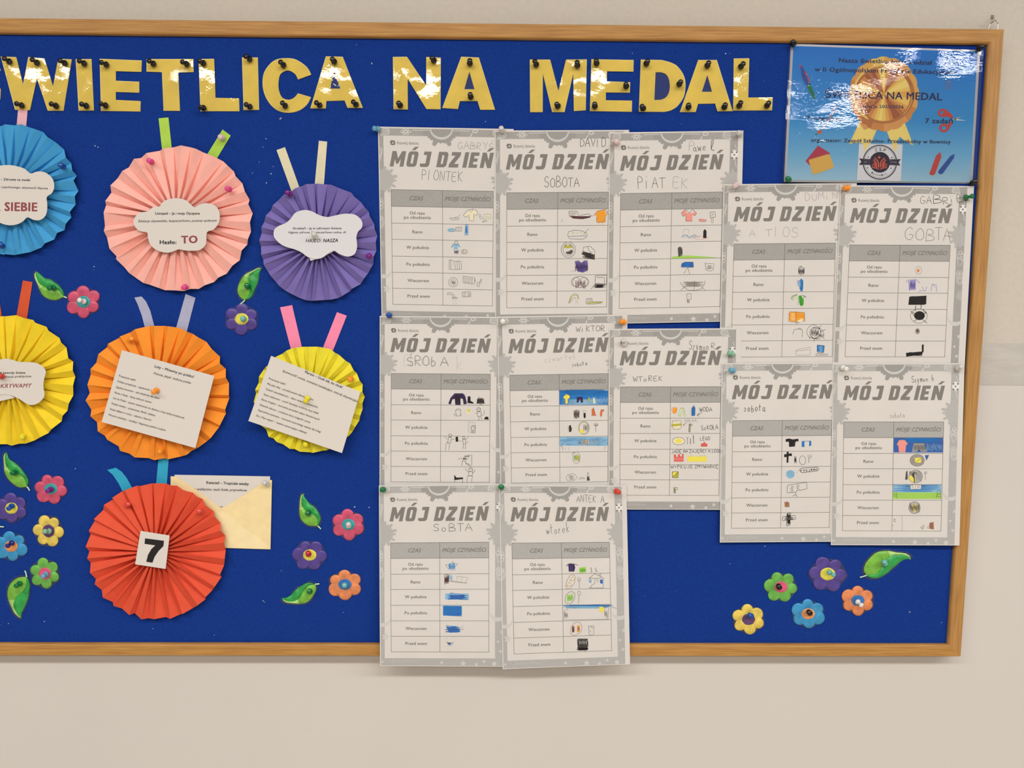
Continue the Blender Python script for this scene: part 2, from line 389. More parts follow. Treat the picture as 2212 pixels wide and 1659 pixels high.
# ---------------------------------------------------------------- push pins
def lathe(name, prof, m, parent, seg=16, label=None):
    vs, fs = [], []
    for r, z in prof:
        for k in range(seg): vs.append((r*math.cos(2*PI*k/seg), r*math.sin(2*PI*k/seg), z))
    n = len(prof)
    for i in range(n-1):
        for k in range(seg): fs.append((i*seg+k, i*seg+(k+1) % seg, (i+1)*seg+(k+1) % seg, (i+1)*seg+k))
    fs.append(tuple(range(seg))[::-1]); fs.append(tuple((n-1)*seg+k for k in range(seg)))
    me = bpy.data.meshes.new(name); me.from_pydata(vs, [], fs); me.materials.append(m)
    me.polygons.foreach_set('use_smooth', [True]*len(fs)); me.update()
    o = bpy.data.objects.new(name, me); COL.objects.link(o); o.parent = parent
    return o
PINC = {'black': (22, 20, 22), 'blue': (20, 78, 160), 'pink': (226, 74, 140), 'pale pink': (226, 198, 196), 'purple': (120, 30, 130),
        'clear': (238, 235, 230), 'orange': (250, 150, 40), 'yellow': (232, 218, 40), 'red': (214, 66, 52), 'green': (14, 112, 60),
        'white': (232, 228, 222), 'light blue': (120, 185, 215), 'pale green': (150, 208, 175), 'aqua': (130, 205, 195), 'navy': (40, 30, 120),
        'coral': (222, 74, 62), 'crimson': (190, 30, 60)}
_pm = {}
def pin_proto(c):
    if c in _pm: return _pm[c]
    m = mat('plastic_'+c.replace(' ', '_'), PINC[c], .16, .5, trans=.35 if c == 'clear' else (.25 if c in ('pale green', 'aqua', 'light blue') else 0))
    o = lathe('grip', [(.0030, -.0012), (.0044, -.0005), (.0048, .0010), (.0042, .0024), (.0027, .0034), (.0022, .0052), (.0023, .0068), (.0032, .0082), (.0040, .0094), (.0041, .0106), (.0033, .0118), (.0016, .0123)], m, None)
    _pm[c] = o.data; bpy.data.objects.remove(o)
    return _pm[c]
_nd = lathe('needle', [(.0001, -.0085), (.00055, -.0065), (.00055, -.0008)], mat('needle_steel', (200, 200, 200), .25, .5), None, 8)
NEEDLE = _nd.data; bpy.data.objects.remove(_nd)
def pin(color, b, h=None, surf=HF, label='', group=None, out=.003, ln=.0105):
    base = P(b[0], b[1], surf+out)
    ax = Vector((0, -1, 0))
    if h: ax = (P(h[0], h[1], surf+out+ln*.92)-base).normalized()
    r = thing('push_pin', base, label, 'push pin', group)
    r.rotation_euler = ax.to_track_quat('Z', 'Y').to_euler()
    for nm, me in (('grip', pin_proto(color)), ('needle', NEEDLE)):
        o = bpy.data.objects.new(nm, me); COL.objects.link(o); o.parent = r
    return r

# ---------------------------------------------------------------- the headline: laminated letters
gold = mat('yellow_card', (246, 218, 98), .7, .25, noise=(30, .035, 0))
rim = mat('cut_paper_edge', (232, 222, 180), .8)
C1, C2, C3 = (0, 0, 3.568), (560, 80, 3.95), (1110, 80, 3.749)
LET = [
 ('S with accent, mostly outside the left photo edge', C1, [[(-20, 480), (-60, 450), (-130, 440), (-210, 470), (-240, 530), (-220, 600), (-150, 650), (-90, 680), (-80, 720), (-120, 750), (-180, 740), (-215, 700), (-260, 740), (-210, 820), (-120, 855), (-40, 830), (0, 760), (4, 690), (-30, 620), (-110, 580), (-135, 550), (-110, 525), (-60, 535), (-30, 560), (3, 545)]], 0, [((-120, 470), (-150, 455), 'top')]),
 ('W, first whole letter at the left', C1, [[(8, 438), (125, 442), (178, 655), (220, 442), (340, 452), (408, 668), (448, 455), (551, 460), (487, 852), (367, 852), (284, 602), (230, 848), (118, 845)]], 0,
  [((72, 475), (35, 452), 'top left'), ((286, 485), (250, 460), 'top middle'), ((500, 488), (465, 468), 'top right'), ((168, 812), (130, 800), 'lower left'), ((432, 815), (397, 802), 'lower right')]),
 ('I between the W and the E', C1, [[(585, 458), (703, 457), (722, 850), (608, 851)]], 0, [((650, 490), (612, 470), 'top'), ((665, 815), (630, 803), 'foot')]),
 ('E before the T', C1, [[(770, 455), (1091, 468), (1088, 554), (892, 548), (892, 624), (1071, 632), (1071, 713), (892, 707), (892, 770), (1082, 779), (1080, 858), (780, 853)]], 0, [((820, 498), (782, 482), 'top left'), ((815, 812), (778, 800), 'lower left')]),
 ('T', C1, [[(1132, 457), (1488, 457), (1490, 555), (1372, 558), (1385, 853), (1263, 852), (1250, 556), (1131, 552)]], 0, [((1183, 492), (1150, 470), 'left arm'), ((1440, 494), (1407, 478), 'right arm')]),
 ('L right after the T', C1, [[(1532, 457), (1650, 455), (1660, 754), (1840, 758), (1844, 856), (1547, 855)]], 0, [((1568, 487), (1540, 472), 'top'), ((1570, 832), (1545, 828), 'lower left')]),
 ('I right before the C', C1, [[(1867, 445), (1985, 445), (1995, 845), (1879, 847)]], 0, [((1925, 455), (1895, 434), 'top'), ((1927, 823), (1897, 806), 'foot')]),
 ('C', C2, [smooth_open([(440, 512), (405, 575), (340, 625), (250, 645), (160, 625), (90, 565), (45, 480), (30, 390), (45, 300), (100, 225), (160, 190), (235, 182), (300, 190), (360, 222), (410, 265), (441, 322)], 3)+smooth_open([(330, 362), (305, 315), (250, 285), (200, 300), (172, 335), (163, 410), (172, 470), (200, 520), (255, 535), (300, 515), (330, 480)], 3)], 0, [((207, 240), (183, 215), 'top'), ((222, 587), (198, 563), 'bottom')]),
 ('A right after the C', C2, [[(570, 167), (710, 170), (882, 603), (752, 603), (728, 540), (572, 545), (568, 608), (438, 607)], [(638, 285), (605, 440), (692, 440)]], 0, [((640, 210), (625, 190), 'top'), ((517, 583), (487, 560), 'left foot'), ((827, 578), (802, 553), 'right foot')]),
 ('N', C2, [[(1142, 172), (1262, 170), (1425, 415), (1425, 172), (1547, 178), (1545, 615), (1426, 613), (1266, 355), (1268, 617), (1148, 614)]], 0, [((1490, 200), (1475, 178), 'top right'), ((1203, 583), (1190, 565), 'lower left')]),
 ('A right after the N', C2, [[(1725, 170), (1872, 177), (2010, 619), (1885, 619), (1862, 545), (1712, 545), (1696, 613), (1563, 604)], [(1793, 295), (1750, 445), (1836, 445)]], 0, [((1797, 225), (1797, 203), 'top'), ((1805, 510), (1800, 492), 'crossbar')]),
 ('M', C3, [[(131, 185), (295, 185), (360, 440), (422, 185), (589, 183), (580, 592), (486, 598), (481, 290), (408, 606), (312, 606), (235, 290), (234, 607), (134, 607)]], 0, [((182, 225), (170, 195), 'top left'), ((515, 232), (512, 205), 'top right'), ((357, 558), (348, 545), 'lower middle')]),
 ('E right after the M', C3, [[(630, 182), (968, 188), (966, 280), (754, 277), (752, 360), (940, 368), (937, 449), (745, 447), (745, 512), (955, 515), (953, 604), (618, 598)]], 0, [((670, 213), (668, 192), 'top left'), ((910, 398), (908, 384), 'middle bar'), ((656, 560), (655, 545), 'lower left')]),
 ('D', C3, [[(1030, 185)]+smooth_open([(1200, 188), (1290, 215), (1345, 265), (1380, 330), (1388, 400), (1375, 480), (1330, 550), (1280, 590), (1220, 605)], 3)+[(1014, 603)], [(1148, 285), (1138, 510)]+smooth_open([(1190, 508), (1230, 490), (1255, 450), (1263, 400), (1255, 340), (1230, 300), (1190, 285)], 3)], 0, [((1073, 215), (1082, 198), 'top left'), ((1340, 380), (1350, 365), 'right bulge'), ((1048, 578), (1038, 562), 'lower left')]),
 ('A right after the D', C3, [[(1495, 188), (1642, 188), (1770, 598), (1648, 600), (1630, 537), (1492, 540), (1473, 606), (1346, 606)], [(1567, 308), (1523, 443), (1605, 443)]], 0, [((1567, 232), (1577, 210), 'top'), ((1415, 567), (1415, 552), 'left foot'), ((1705, 567), (1712, 550), 'right foot')]),
 ('L at the right end of the headline', C3, [[(1783, 176), (1907, 174), (1898, 490), (2094, 489), (2088, 592), (1778, 594)]], 0, [((1838, 240), (1857, 217), 'top'), ((1825, 557), (1837, 532), 'lower left'), ((2050, 555), (2063, 535), 'lower right')]),
]
for nm, cr, loops, _, pins in LET:
    o = crop(cr, loops[0][0]); c = P(*o, HF)
    first = nm.split(',')[0]
    r = thing('cutout_letter', c, 'yellow cut-out letter '+nm, 'letter', 'yellow headline letters')
    slab('card_face', loops, HF+.0015, .0007, gold, r, cr)
    # the clear film reaches a little past the card and fills its holes
    q = loops[0]; cx = sum(p[0] for p in q)/len(q); cy = sum(p[1] for p in q)/len(q)
    slab('film', [loops[0]], HF+.0020, .0003, FILM, r, cr, single=True)
    slab('cut_edge', [[(p[0]+(2.2 if p[0] > cx else -2.2), p[1]+(2.2 if p[1] > cy else -2.2)) for p in q]]+loops[1:], HF+.0009, .0005, rim, r, cr, label='pale cut edge of the yellow letter')
    short = nm.split(',')[0] if nm[0] != 'S' else 'S at the far left'
    for b, h, w in pins:
        pin('black', crop(cr, b), crop(cr, h), HF+.001, f'black push pin, {w} of yellow letter {short}', 'black pins on the headline')

# ---------------------------------------------------------------- pleated paper rosettes
def rosette(name, cx, cy, rx, ry, n, phase, m, label, seed, ears, irregular=.16, base=HF+.0045):
    rnd = random.Random(seed)
    ctr = P(cx, cy, base+.009)
    r = thing(name, P(cx, cy, HF), label, 'paper rosette', 'pleated paper rosettes')
    for k, (pts, em, lb) in enumerate(ears):
        slab('paper_ribbon', [pts], HF+.0011, .0004, em, r, label=lb, bow=lambda v: .0)
    N2 = 2*n; R = (P(cx+rx, cy, base).x-P(cx-rx, cy, base).x)/2; w = math.hypot(PI*R/n, .0088)
    ang = [phase+2*PI*(j+rnd.uniform(-irregular, irregular)*2)/N2 for j in range(N2)]
    vs, fs = [], []
    rings = [.07, 1.0]
    for j, a in enumerate(ang):
        rk = rnd.uniform(.985, 1.012)
        rim_p = P(cx+rx*math.cos(a)*rk, cy+ry*math.sin(a)*rk, base+.004)
        for q in rings:
            dep = math.sqrt(max(w*w-(PI*R*q/n)**2, 1e-8))*(.88 if q < .3 else 1)
            x = ctr.x+(rim_p.x-ctr.x)*q; z = ctr.z+(rim_p.z-ctr.z)*q
            vs.append((x, -(base+(dep if j % 2 == 0 else 0.0)+(.002*(1-q))), z))
    K = len(rings)
    for j in range(N2):
        a, b = j*K, ((j+1) % N2)*K
        for i in range(K-1): fs.append((a+i, a+i+1, b+i+1, b+i))
    fs.append(tuple(j*K for j in range(N2)))
    o = mesh_obj('pleated_disc', vs, fs, m, r)
    return r, base+w*.55+.002
def strip(cr, *pts): return [crop(cr, p) for p in pts]
K2, K3, K4, K5, K6, K7 = (0, 220, 3.77), (400, 220, 3.456), (0, 560, 3.607), (400, 620, 4.148), (0, 960, 3.53), (340, 980, 3.686)
pap = lambda n, c, **k: mat(n, c, .8, .2, noise=(60, .02, 0), **k)
cardw = mat('white_card', (222, 214, 206), .8, .2)
ros = {}
ros['blue'] = rosette('paper_rosette', 24, 410, 141, 141, 29, .11, pap('blue_paper', (74, 164, 216)), 'sky blue pleated paper rosette with a pink ribbon, upper left, cut by the photo edge', 11,
    [(strip(K2, (150, 30), (228, 28), (208, 250), (131, 245)), pap('pink_ribbon', (240, 186, 194)), 'pale pink ribbon')])
ros['pink'] = rosette('paper_rosette', 384, 473, 159, 156, 28, .05, pap('salmon_paper', (253, 186, 173)), 'salmon pink pleated paper rosette with two lime green ribbons', 12,
    [(strip(C1, (1222, 912), (1298, 905), (1327, 1175), (1252, 1180)), pap('lime_ribbon', (178, 216, 84)), 'lime green ribbon'), (strip(C1, (1715, 998), (1778, 1045), (1645, 1265), (1575, 1225)), pap('lime_ribbon', (178, 216, 84)), 'lime green ribbon')])
ros['purple'] = rosette('paper_rosette', 688, 523, 126, 127, 28, .02, pap('purple_paper', (128, 114, 180)), 'purple pleated paper rosette with two cream ribbons', 13,
    [(strip(K3, (682, 360), (745, 338), (862, 665), (802, 690)), pap('cream_ribbon', (226, 216, 184)), 'cream ribbon'), (strip(K3, (998, 290), (1060, 297), (1033, 650), (964, 650)), pap('cream_ribbon', (226, 216, 184)), 'cream ribbon')])
ros['gold'] = rosette('paper_rosette', 22, 822, 139, 140, 26, .1, pap('yellow_paper', (242, 212, 48)), 'golden yellow pleated rosette with red ribbons, left edge under the blue rosette', 14,
    [(strip(K4, (178, 165), (253, 178), (205, 490), (122, 475)), pap('red_ribbon', (216, 88, 52)), 'orange-red ribbon'), ([(-30, 612), (-8, 606), (3, 678), (4, 700), (-12, 705)], pap('red_ribbon', (216, 88, 52)), 'orange-red ribbon')])
ros['orange'] = rosette('paper_rosette', 342, 848, 153, 145, 27, .0, pap('orange_paper', (246, 150, 50)), 'orange pleated paper rosette with two pale lilac ribbons', 15,
    [(strip(K4, (1047, 298), (1103, 290), (1138, 330), (1170, 400), (1210, 550), (1135, 555), (1105, 440), (1072, 350)), pap('lilac_ribbon', (176, 176, 202)), 'pale lilac ribbon'), ([(401, 635), (422, 643.4), (402, 722), (379, 713)], pap('lilac_ribbon', (176, 176, 202)), 'pale lilac ribbon')])
ros['lemon'] = rosette('paper_rosette', 668, 862, 118, 115, 27, .08, pap('lemon_paper', (240, 226, 62)), 'lemon yellow pleated paper rosette with two bright pink ribbons', 16,
    [(strip(K5, (850, 182), (958, 162), (1052, 565), (955, 585)), pap('bright_pink_ribbon', (250, 142, 176)), 'bright pink ribbon'), (strip(K5, (1360, 225), (1448, 257), (1312, 600), (1222, 575)), pap('bright_pink_ribbon', (250, 142, 176)), 'bright pink ribbon')])
ros['red'] = rosette('paper_rosette', 338, 1190, 149, 147, 30, .1, pap('vermilion_paper', (226, 88, 60)), 'orange-red pleated paper rosette with a number card and two cyan ribbons', 17, base=HF+.0062, ears=
    [(strip(K6, (817, 195), (883, 178), (930, 210), (965, 255), (1030, 370), (955, 400), (903, 295), (858, 230)), pap('cyan_ribbon', (54, 165, 200)), 'cyan ribbon'), (strip(K6, (1213, 60), (1290, 60), (1270, 330), (1188, 325)), pap('cyan_ribbon', (54, 165, 200)), 'cyan ribbon')])
# cards glued on the rosettes, with their print
r, h = ros['blue']; h = HF+.0215
slab('cloud_card', [smooth_loop([(p[0]/3.77, 220+p[1]/3.77) for p in ((0, 520), (75, 515), (140, 525), (200, 545), (248, 583), (300, 568), (360, 572), (410, 605), (435, 645), (440, 700), (420, 745), (380, 775), (384, 830), (380, 900), (355, 945), (310, 965), (265, 958), (222, 940), (190, 970), (140, 997), (70, 1005), (0, 985), (-60, 950), (-140, 980), (-200, 900), (-230, 750), (-170, 600), (-60, 540))], 3)], h, .0006, cardw, r)
k = Ink()
k.text('k', 'Październik – Zdrowie na medal', (-140, 636), (243, 645), 19, .012)
k.text('k', 'Dbałość o zdrowie fizycznego i psychicznego, aktywność fizyczna', (-330, 690), (388, 712), 17, 0, .25)
k.build('heading_print', flat(K2, h+.0002), r); k = Ink()
k.text('k', 'Hasło:', (-190, 880), (-110, 884), 28, .03); 
k.text('u', 'DLA SIEBIE', (-190, 884), (303, 890), 68, .035)
k.build('slogan_print', flat(K2, h+.0002), r)
r, h = ros['pink']; h = HF+.0215
slab('cloud_card', [smooth_loop([(382, 428), (362, 431), (350, 438), (344.8, 446), (331, 447), (321, 456), (310, 458), (299.7, 460), (287.8, 477), (294, 493), (306, 500), (318, 502.5), (319.6, 514), (326, 530), (342, 542), (363.4, 545.7), (379, 541), (387, 538.5), (400, 541), (414.5, 541.5), (431.8, 539.7), (444.8, 526.7), (446.7, 502), (460.8, 496), (472, 482), (474.7, 463), (469, 448.6), (457.9, 441), (443, 439), (429, 442.8), (420, 448), (408.7, 438.5), (400, 432)], 3)], h, .0006, cardw, r)
k = Ink()
k.text('k', 'Listopad – Ja i moja Ojczyzna', (335.5, 463.5), (431.5, 463.5), 5.6, .015)
k.text('k', 'Edukacja obywatelska, bezpieczeństwo, postawy społeczne', (299, 480), (468, 478.5), 5, 0, .25)
k.build('heading_print', flat((0, 0, 1), h+.0002), r); k = Ink()
k.text('k', 'Hasło:', (345, 527), (381, 527), 8, .03)
k.text('u', 'TO', (391.5, 525.5), (427, 524.5), 15.5, .04)
k.build('slogan_print', flat((0, 0, 1), h+.0002), r)
r, h = ros['purple']; h = HF+.0215
slab('cloud_card', [smooth_loop([crop(K3, p) for p in ((660, 985), (668, 950), (700, 925), (750, 905), (790, 870), (820, 830), (880, 808), (940, 815), (1000, 845), (1060, 860), (1120, 848), (1190, 835), (1260, 840), (1300, 865), (1322, 900), (1318, 940), (1290, 970), (1278, 1010), (1283, 1060), (1280, 1100), (1260, 1140), (1210, 1155), (1150, 1135), (1110, 1110), (1070, 1130), (1020, 1165), (960, 1173), (910, 1155), (870, 1125), (820, 1102), (760, 1085), (710, 1060), (670, 1020))], 3)], h, .0006, mat('cool_white_card', (222, 220, 222), .8, .2), r)
slab('paper_scrap', [[crop(K3, p) for p in ((925, 1150), (1000, 1130), (1110, 1100), (1115, 1112), (1010, 1165), (935, 1187))]], h-.001, .0004, cardw, r)
k = Ink()
k.text('k', 'Grudzień – Ja w cyfrowym świecie', (803, 952), (1167, 951), 16, .01)
k.text('k', 'Higiena cyfrowa, bezpieczeństwo online, AI', (770, 982), (1202, 981), 16, 0, .25)
k.text('k', 'HASŁO:', (900, 1049), (1016, 1048), 25, 0, .25); k.text('k', 'NASZA', (1030, 1048), (1140, 1046), 25, .02, .25)
k.build('print', flat(K3, h+.0002), r)
r, h = ros['gold']; h = HF+.0215
slab('cloud_card', [smooth_loop([crop(K4, p) for p in ((0, 782), (50, 775), (100, 785), (150, 800), (240, 802), (300, 815), (340, 845), (357, 880), (345, 925), (337, 990), (346, 1050), (335, 1085), (290, 1125), (240, 1136), (200, 1122), (160, 1095), (110, 1070), (50, 1053), (0, 1058), (-100, 1100), (-200, 1050), (-220, 950), (-180, 850), (-80, 800))], 3)], h, .0006, cardw, r)
slab('paper_scrap', [[crop(K4, p) for p in ((-60, 1050), (0, 1052), (60, 1050), (115, 1080), (60, 1092), (0, 1106), (-60, 1115))]], h-.001, .0004, cardw, r)
k = Ink()
k.text('k', 'Styczeń – Poznaję zawody świata', (-200, 893), (198, 892), 17, .012)
k.text('k', 'Doradztwo, edukacja praktyczna', (-150, 926), (243, 919), 17, 0, .25)
k.text('u', 'HASŁO: ODKRYWAMY', (-250, 1008), (250, 999), 32, .006, .3)
k.build('print', flat(K4, h+.0002), r)
r, h = ros['red']; h = HF+.0245
slab('number_card', [[(303.7, 1147), (366.3, 1156.9), (357.5, 1229), (291.8, 1219)]], h, .0006, cardw, r)
k = Ink(); k.poly('k', [(1106, 716), (1250, 735), (1246, 775), (1207, 815), (1178, 858), (1162, 902), (1115, 895), (1128, 843), (1155, 797), (1184, 770), (1102, 758)])
k.build('number_print', flat(K6, h+.0002), r, label='bold black number 7')

# ---------------------------------------------------------------- cards pinned across two rosettes
def note_card(label, quad, h, lines, cr):
    c = P(*quad[0], HF)
    r = thing('note_card', c, label, 'card', 'white programme cards')
    slab('paper', [quad], h, .0005, cardw, r)
    for nm, part in (('heading_print', lines[:2]), ('list_print', lines[2:])):
        k = Ink()
        for t, p0, p1, hh, b, i in part: k.text('k', t, p0, p1, hh, b, i)
        k.build(nm, flat(cr, h+.0002), r)
note_card('tilted white card with black typed lines pinned over the orange rosette', [(263.4, 756.3), (462.7, 812.1), (422, 967.9), (219.6, 911.5)], HF+.0238, [
  ('Luty – Mówimy po polsku!', (1203, 842), (1508, 925), 20, .014, 0), ('Polonia, język i kultura polska', (1195, 895), (1485, 972), 18, 0, .25),
  ('Propozycje zajęć:', (925, 914), (1058, 950), 15, 0, 0), ('Polskie przysłowia – zgadywanki i rysunki', (915, 957), (1237, 1045), 15, 0, 0), ('Zgadnij znaczenie – quiz językowy dla dzieci', (902, 1001), (1240, 1090), 15, 0, 0),
  ('Słowa z klasą – lekcja dobrych manier', (890, 1044), (1180, 1122), 15, 0, 0), ('List do Polski – pisanie wiadomości do dziecka z innej szkoły projektowej', (880, 1087), (1433, 1243), 15, 0, 0),
  ('Polskie święta – prezentacje, filmiki i plakaty', (868, 1130), (1208, 1224), 15, 0, 0), ('Polski alfabet w ruchu – zabawy z literami', (856, 1174), (1176, 1260), 15, 0, 0), ('Wieczór polonijny – występy i degustacja polskich smaków', (843, 1217), (1290, 1340), 15, 0, 0)], K4)
note_card('tilted white card with black typed lines pinned over the lemon yellow rosette', [(585.6, 768.7), (778.5, 846.6), (738.7, 978.7), (536.5, 909.3)], HF+.0238, [
  ('Marzec – Uczę się, bo chcę!', (1070, 768), (1405, 908), 22, .014, 0), ('Sprawczość ucznia, ocenianie kształtujące, metody aktywizujące', (870, 758), (1547, 1035), 20, 0, .25),
  ('Propozycje zajęć:', (748, 825), (900, 880), 17, 0, 0), ('Mój plan dnia – projektowanie własnego rytmu', (733, 872), (1147, 1018), 17, 0, 0), ('Tydzień samodzielności – dzieci wybierają aktywności', (717, 919), (1185, 1085), 17, 0, 0),
  ('Stacje zadaniowe – uczeń decyduje, w której stacji działa', (700, 967), (1192, 1140), 17, 0, 0), ('Burza mózgów – tworzenie pomysłów zabaw świetlicowych', (683, 1013), (1200, 1195), 17, 0, 0),
  ('Dziennik sukcesu – codzienna karta osiągnięć ucznia', (667, 1061), (1118, 1220), 17, 0, 0), ('Zaprojektuj wyzwanie – tworzenie autorskiego zadania dla kolegi', (650, 1108), (1212, 1306), 17, 0, 0), ('Gra „Mam wpływ” – zadania wzmacniające refleksję', (633, 1156), (1085, 1315), 17, 0, 0)], K5)

# ---------------------------------------------------------------- envelope behind the red rosette
env = pap('cream_envelope', (244, 220, 166)); env2 = pap('cream_envelope_fold', (248, 226, 176))
r = thing('envelope', P(480, 1110, HF), 'open cream envelope pinned partly behind the orange-red rosette', 'envelope')
slab('back_panel', [[(368.5, 1028.8), (587.4, 1037), (584.2, 1186.7), (368, 1180)]], HF+.0008, .0004, env, r)
slab('front_pocket', [strip(K7, (105, 182), (140, 180), (200, 215), (330, 300), (430, 380), (505, 433), (560, 408), (700, 322), (820, 240), (912, 210), (900, 762), (110, 738))], HF+.0026, .0004, env, r)
slab('bottom_flap', [strip(K7, (330, 600), (445, 500), (478, 462), (510, 463), (560, 490), (880, 730), (880, 757), (300, 745))], HF+.0030, .0004, env2, r)
r = thing('letter_sheet', P(480, 1040, HF), 'white printed sheet tucked into the cream envelope', 'sheet of paper')
slab('paper', [strip(K7, (137, 168), (897, 181), (893, 440), (140, 430))], HF+.0017, .0004, cardw, r)
k = Ink(); k.text('k', 'Kwiecień – Tropiciele wiedzy', (390, 240), (727, 251), 21, .014); k.build('heading_print', flat(K7, HF+.0022), r); k = Ink(); k.text('k', 'Myślenie analityczne, nauki ścisłe, przyrodnicze', (215, 288), (712, 300), 19, 0, .25); k.build('text_print', flat(K7, HF+.0022), r); k = Ink(); k.text('k', 'z ter', (489, 427), (522, 428), 12)
k.build('lower_line_print', flat(K7, HF+.0022), r)

# ---------------------------------------------------------------- laminated plasticine flowers and leaves
PET = {'pink': (206, 82, 112), 'purple': (84, 66, 142), 'yellow': (226, 198, 92), 'blue': (58, 146, 196), 'green': (106, 176, 78), 'orange': (224, 136, 88)}
CEN = {'teal': (62, 164, 164), 'yellow': (228, 216, 84), 'purple': (94, 62, 112), 'orange': (232, 152, 92), 'pink': (222, 90, 126), 'blue': (56, 116, 182)}
plast = lambda n, c: mat(n, c, .38, .45, noise=(90, .10, .0004))
def dome(name, cx, cy, ax, ay, rot, h0, hh, m, parent, spiral=False, seg=16):
    vs, fs = [], []; rings = [(1, 0), (.96, .35), (.82, .68), (.6, .88), (.35, .97)] if not spiral else [(1, 0), (.94, .5), (.8, .85), (.66, .8), (.5, .55), (.36, .8), (.2, .9)]
    for q, hq in rings:
        for s in range(seg):
            a = 2*PI*s/seg; x, y = ax*q*math.cos(a), ay*q*math.sin(a)
            e = 1+.15*math.sin(a+q*9)*(spiral is True)
            vs.append(P(cx+x*math.cos(rot)-y*math.sin(rot), cy+x*math.sin(rot)+y*math.cos(rot), h0+hh*hq*e))
    k = len(rings)
    for i in range(k-1):
        for s in range(seg): fs.append((i*seg+s, (i+1)*seg+s, (i+1)*seg+(s+1) % seg, i*seg+(s+1) % seg))
    vs.append(P(cx, cy, h0+hh)); fs += [((k-1)*seg+s, len(vs)-1, (k-1)*seg+(s+1) % seg) for s in range(seg)]
    return mesh_obj(name, vs, fs, m, parent, smooth=True)
def flower(cx, cy, R, Ry, rot, pc, cc, label, miss=None):
    r = thing('flower', P(cx, cy, HF), label, 'flower', 'plasticine flowers on the felt'); n = 6
    pm = plast('plasticine_'+pc, PET[pc]); cm = plast('centre_'+cc, CEN[cc]); rnd = random.Random(int(cx*7+cy))
    out = []
    for k in range(48):
        a = 2*PI*k/48; s = 1.035-.11*abs(math.sin(3*(a-rot)))**1.5
        out.append((cx+R*s*math.cos(a), cy+Ry*s*math.sin(a)))
    slab('film', [out], HF+.0007, .0004, FILM, r, single=True)
    for k in range(n):
        a = rot+2*PI*k/n; e = rnd.uniform(.93, 1.04); sx, sy = R*.62*e, Ry*.62*e
        dome('petal', cx+sx*math.cos(a), cy+sy*math.sin(a), R*.39*e, R*.37*e*(.93+.14*rnd.random()), math.atan2(math.sin(a)*Ry, math.cos(a)*R), HF+.0008, .0026, pm, r)
    dome('flower_centre', cx, cy, R*.41, Ry*.40, 0, HF+.0022, .0022, cm, r, True)
FL = [(180, 652, 38, 34, .5, 'pink', 'teal', 'pink flower with a teal centre under the salmon rosette, beside the green leaf'),
 (522, 689, 38, 33, .55, 'purple', 'yellow', 'purple flower with a yellow centre between the salmon and purple rosettes'),
 (109.6, 1056, 37, 31, .2, 'pink', 'teal', 'pink flower with a teal centre left of the orange-red rosette'),
 (24.6, 1098, 35, 32, .45, 'purple', 'yellow', 'purple flower with a yellow centre at the left photo edge'),
 (104.8, 1147, 33, 36, .1, 'yellow', 'purple', 'yellow flower with a purple centre left of the orange-red rosette'),
 (24, 1180, 36, 32, .35, 'blue', 'orange', 'blue flower with an orange centre at the left photo edge'),
 (97, 1239, 34, 34, .35, 'green', 'pink', 'green flower with a pink centre left of the orange-red rosette'),
 (752.5, 1133, 37, 32, .45, 'pink', 'teal', 'pink flower with a teal centre just left of the planner sheets'),
 (669, 1199, 37, 32, .1, 'purple', 'yellow', 'purple flower with a yellow centre right of the orange-red rosette'),
 (745, 1262.5, 37, 31, .5, 'orange', 'blue', 'orange flower with a blue centre just left of the planner sheets'),
 (1687, 1268, 36, 32, .15, 'green', 'pink', 'green flower with a pink centre in the lower right corner group'),
 (1788, 1240, 42, 36, .1, 'purple', 'yellow', 'purple flower with a yellow centre, topmost flower of the lower right group'),
 (1853, 1297, 37, 31, .5, 'orange', 'blue', 'orange flower with a blue centre, rightmost flower of the lower right group'),
 (1617, 1338, 36, 32, .4, 'yellow', 'purple', 'yellow flower with a purple centre, leftmost of the lower right group'),
 (1746, 1326, 37, 31, .45, 'blue', 'orange', 'blue flower with an orange centre, lowest in the lower right group')]
for f in FL: flower(*f)
def resample(pts, n):
    L = [0]
    for a, b in zip(pts, pts[1:]): L.append(L[-1]+math.dist(a, b))
    out = []
    for i in range(n):
        t = L[-1]*i/(n-1); j = max(k for k in range(len(L)) if L[k] <= t+1e-9); j = min(j, len(pts)-2)
        f = (t-L[j])/max(L[j+1]-L[j], 1e-9); out.append((pts[j][0]+(pts[j+1][0]-pts[j][0])*f, pts[j][1]+(pts[j+1][1]-pts[j][1])*f))
    return out
lg = [plast('leaf_light', (122, 184, 66)), plast('leaf_pale', (176, 214, 128)), plast('leaf_dark', (48, 158, 74)), plast('leaf_rim', (196, 226, 190))]
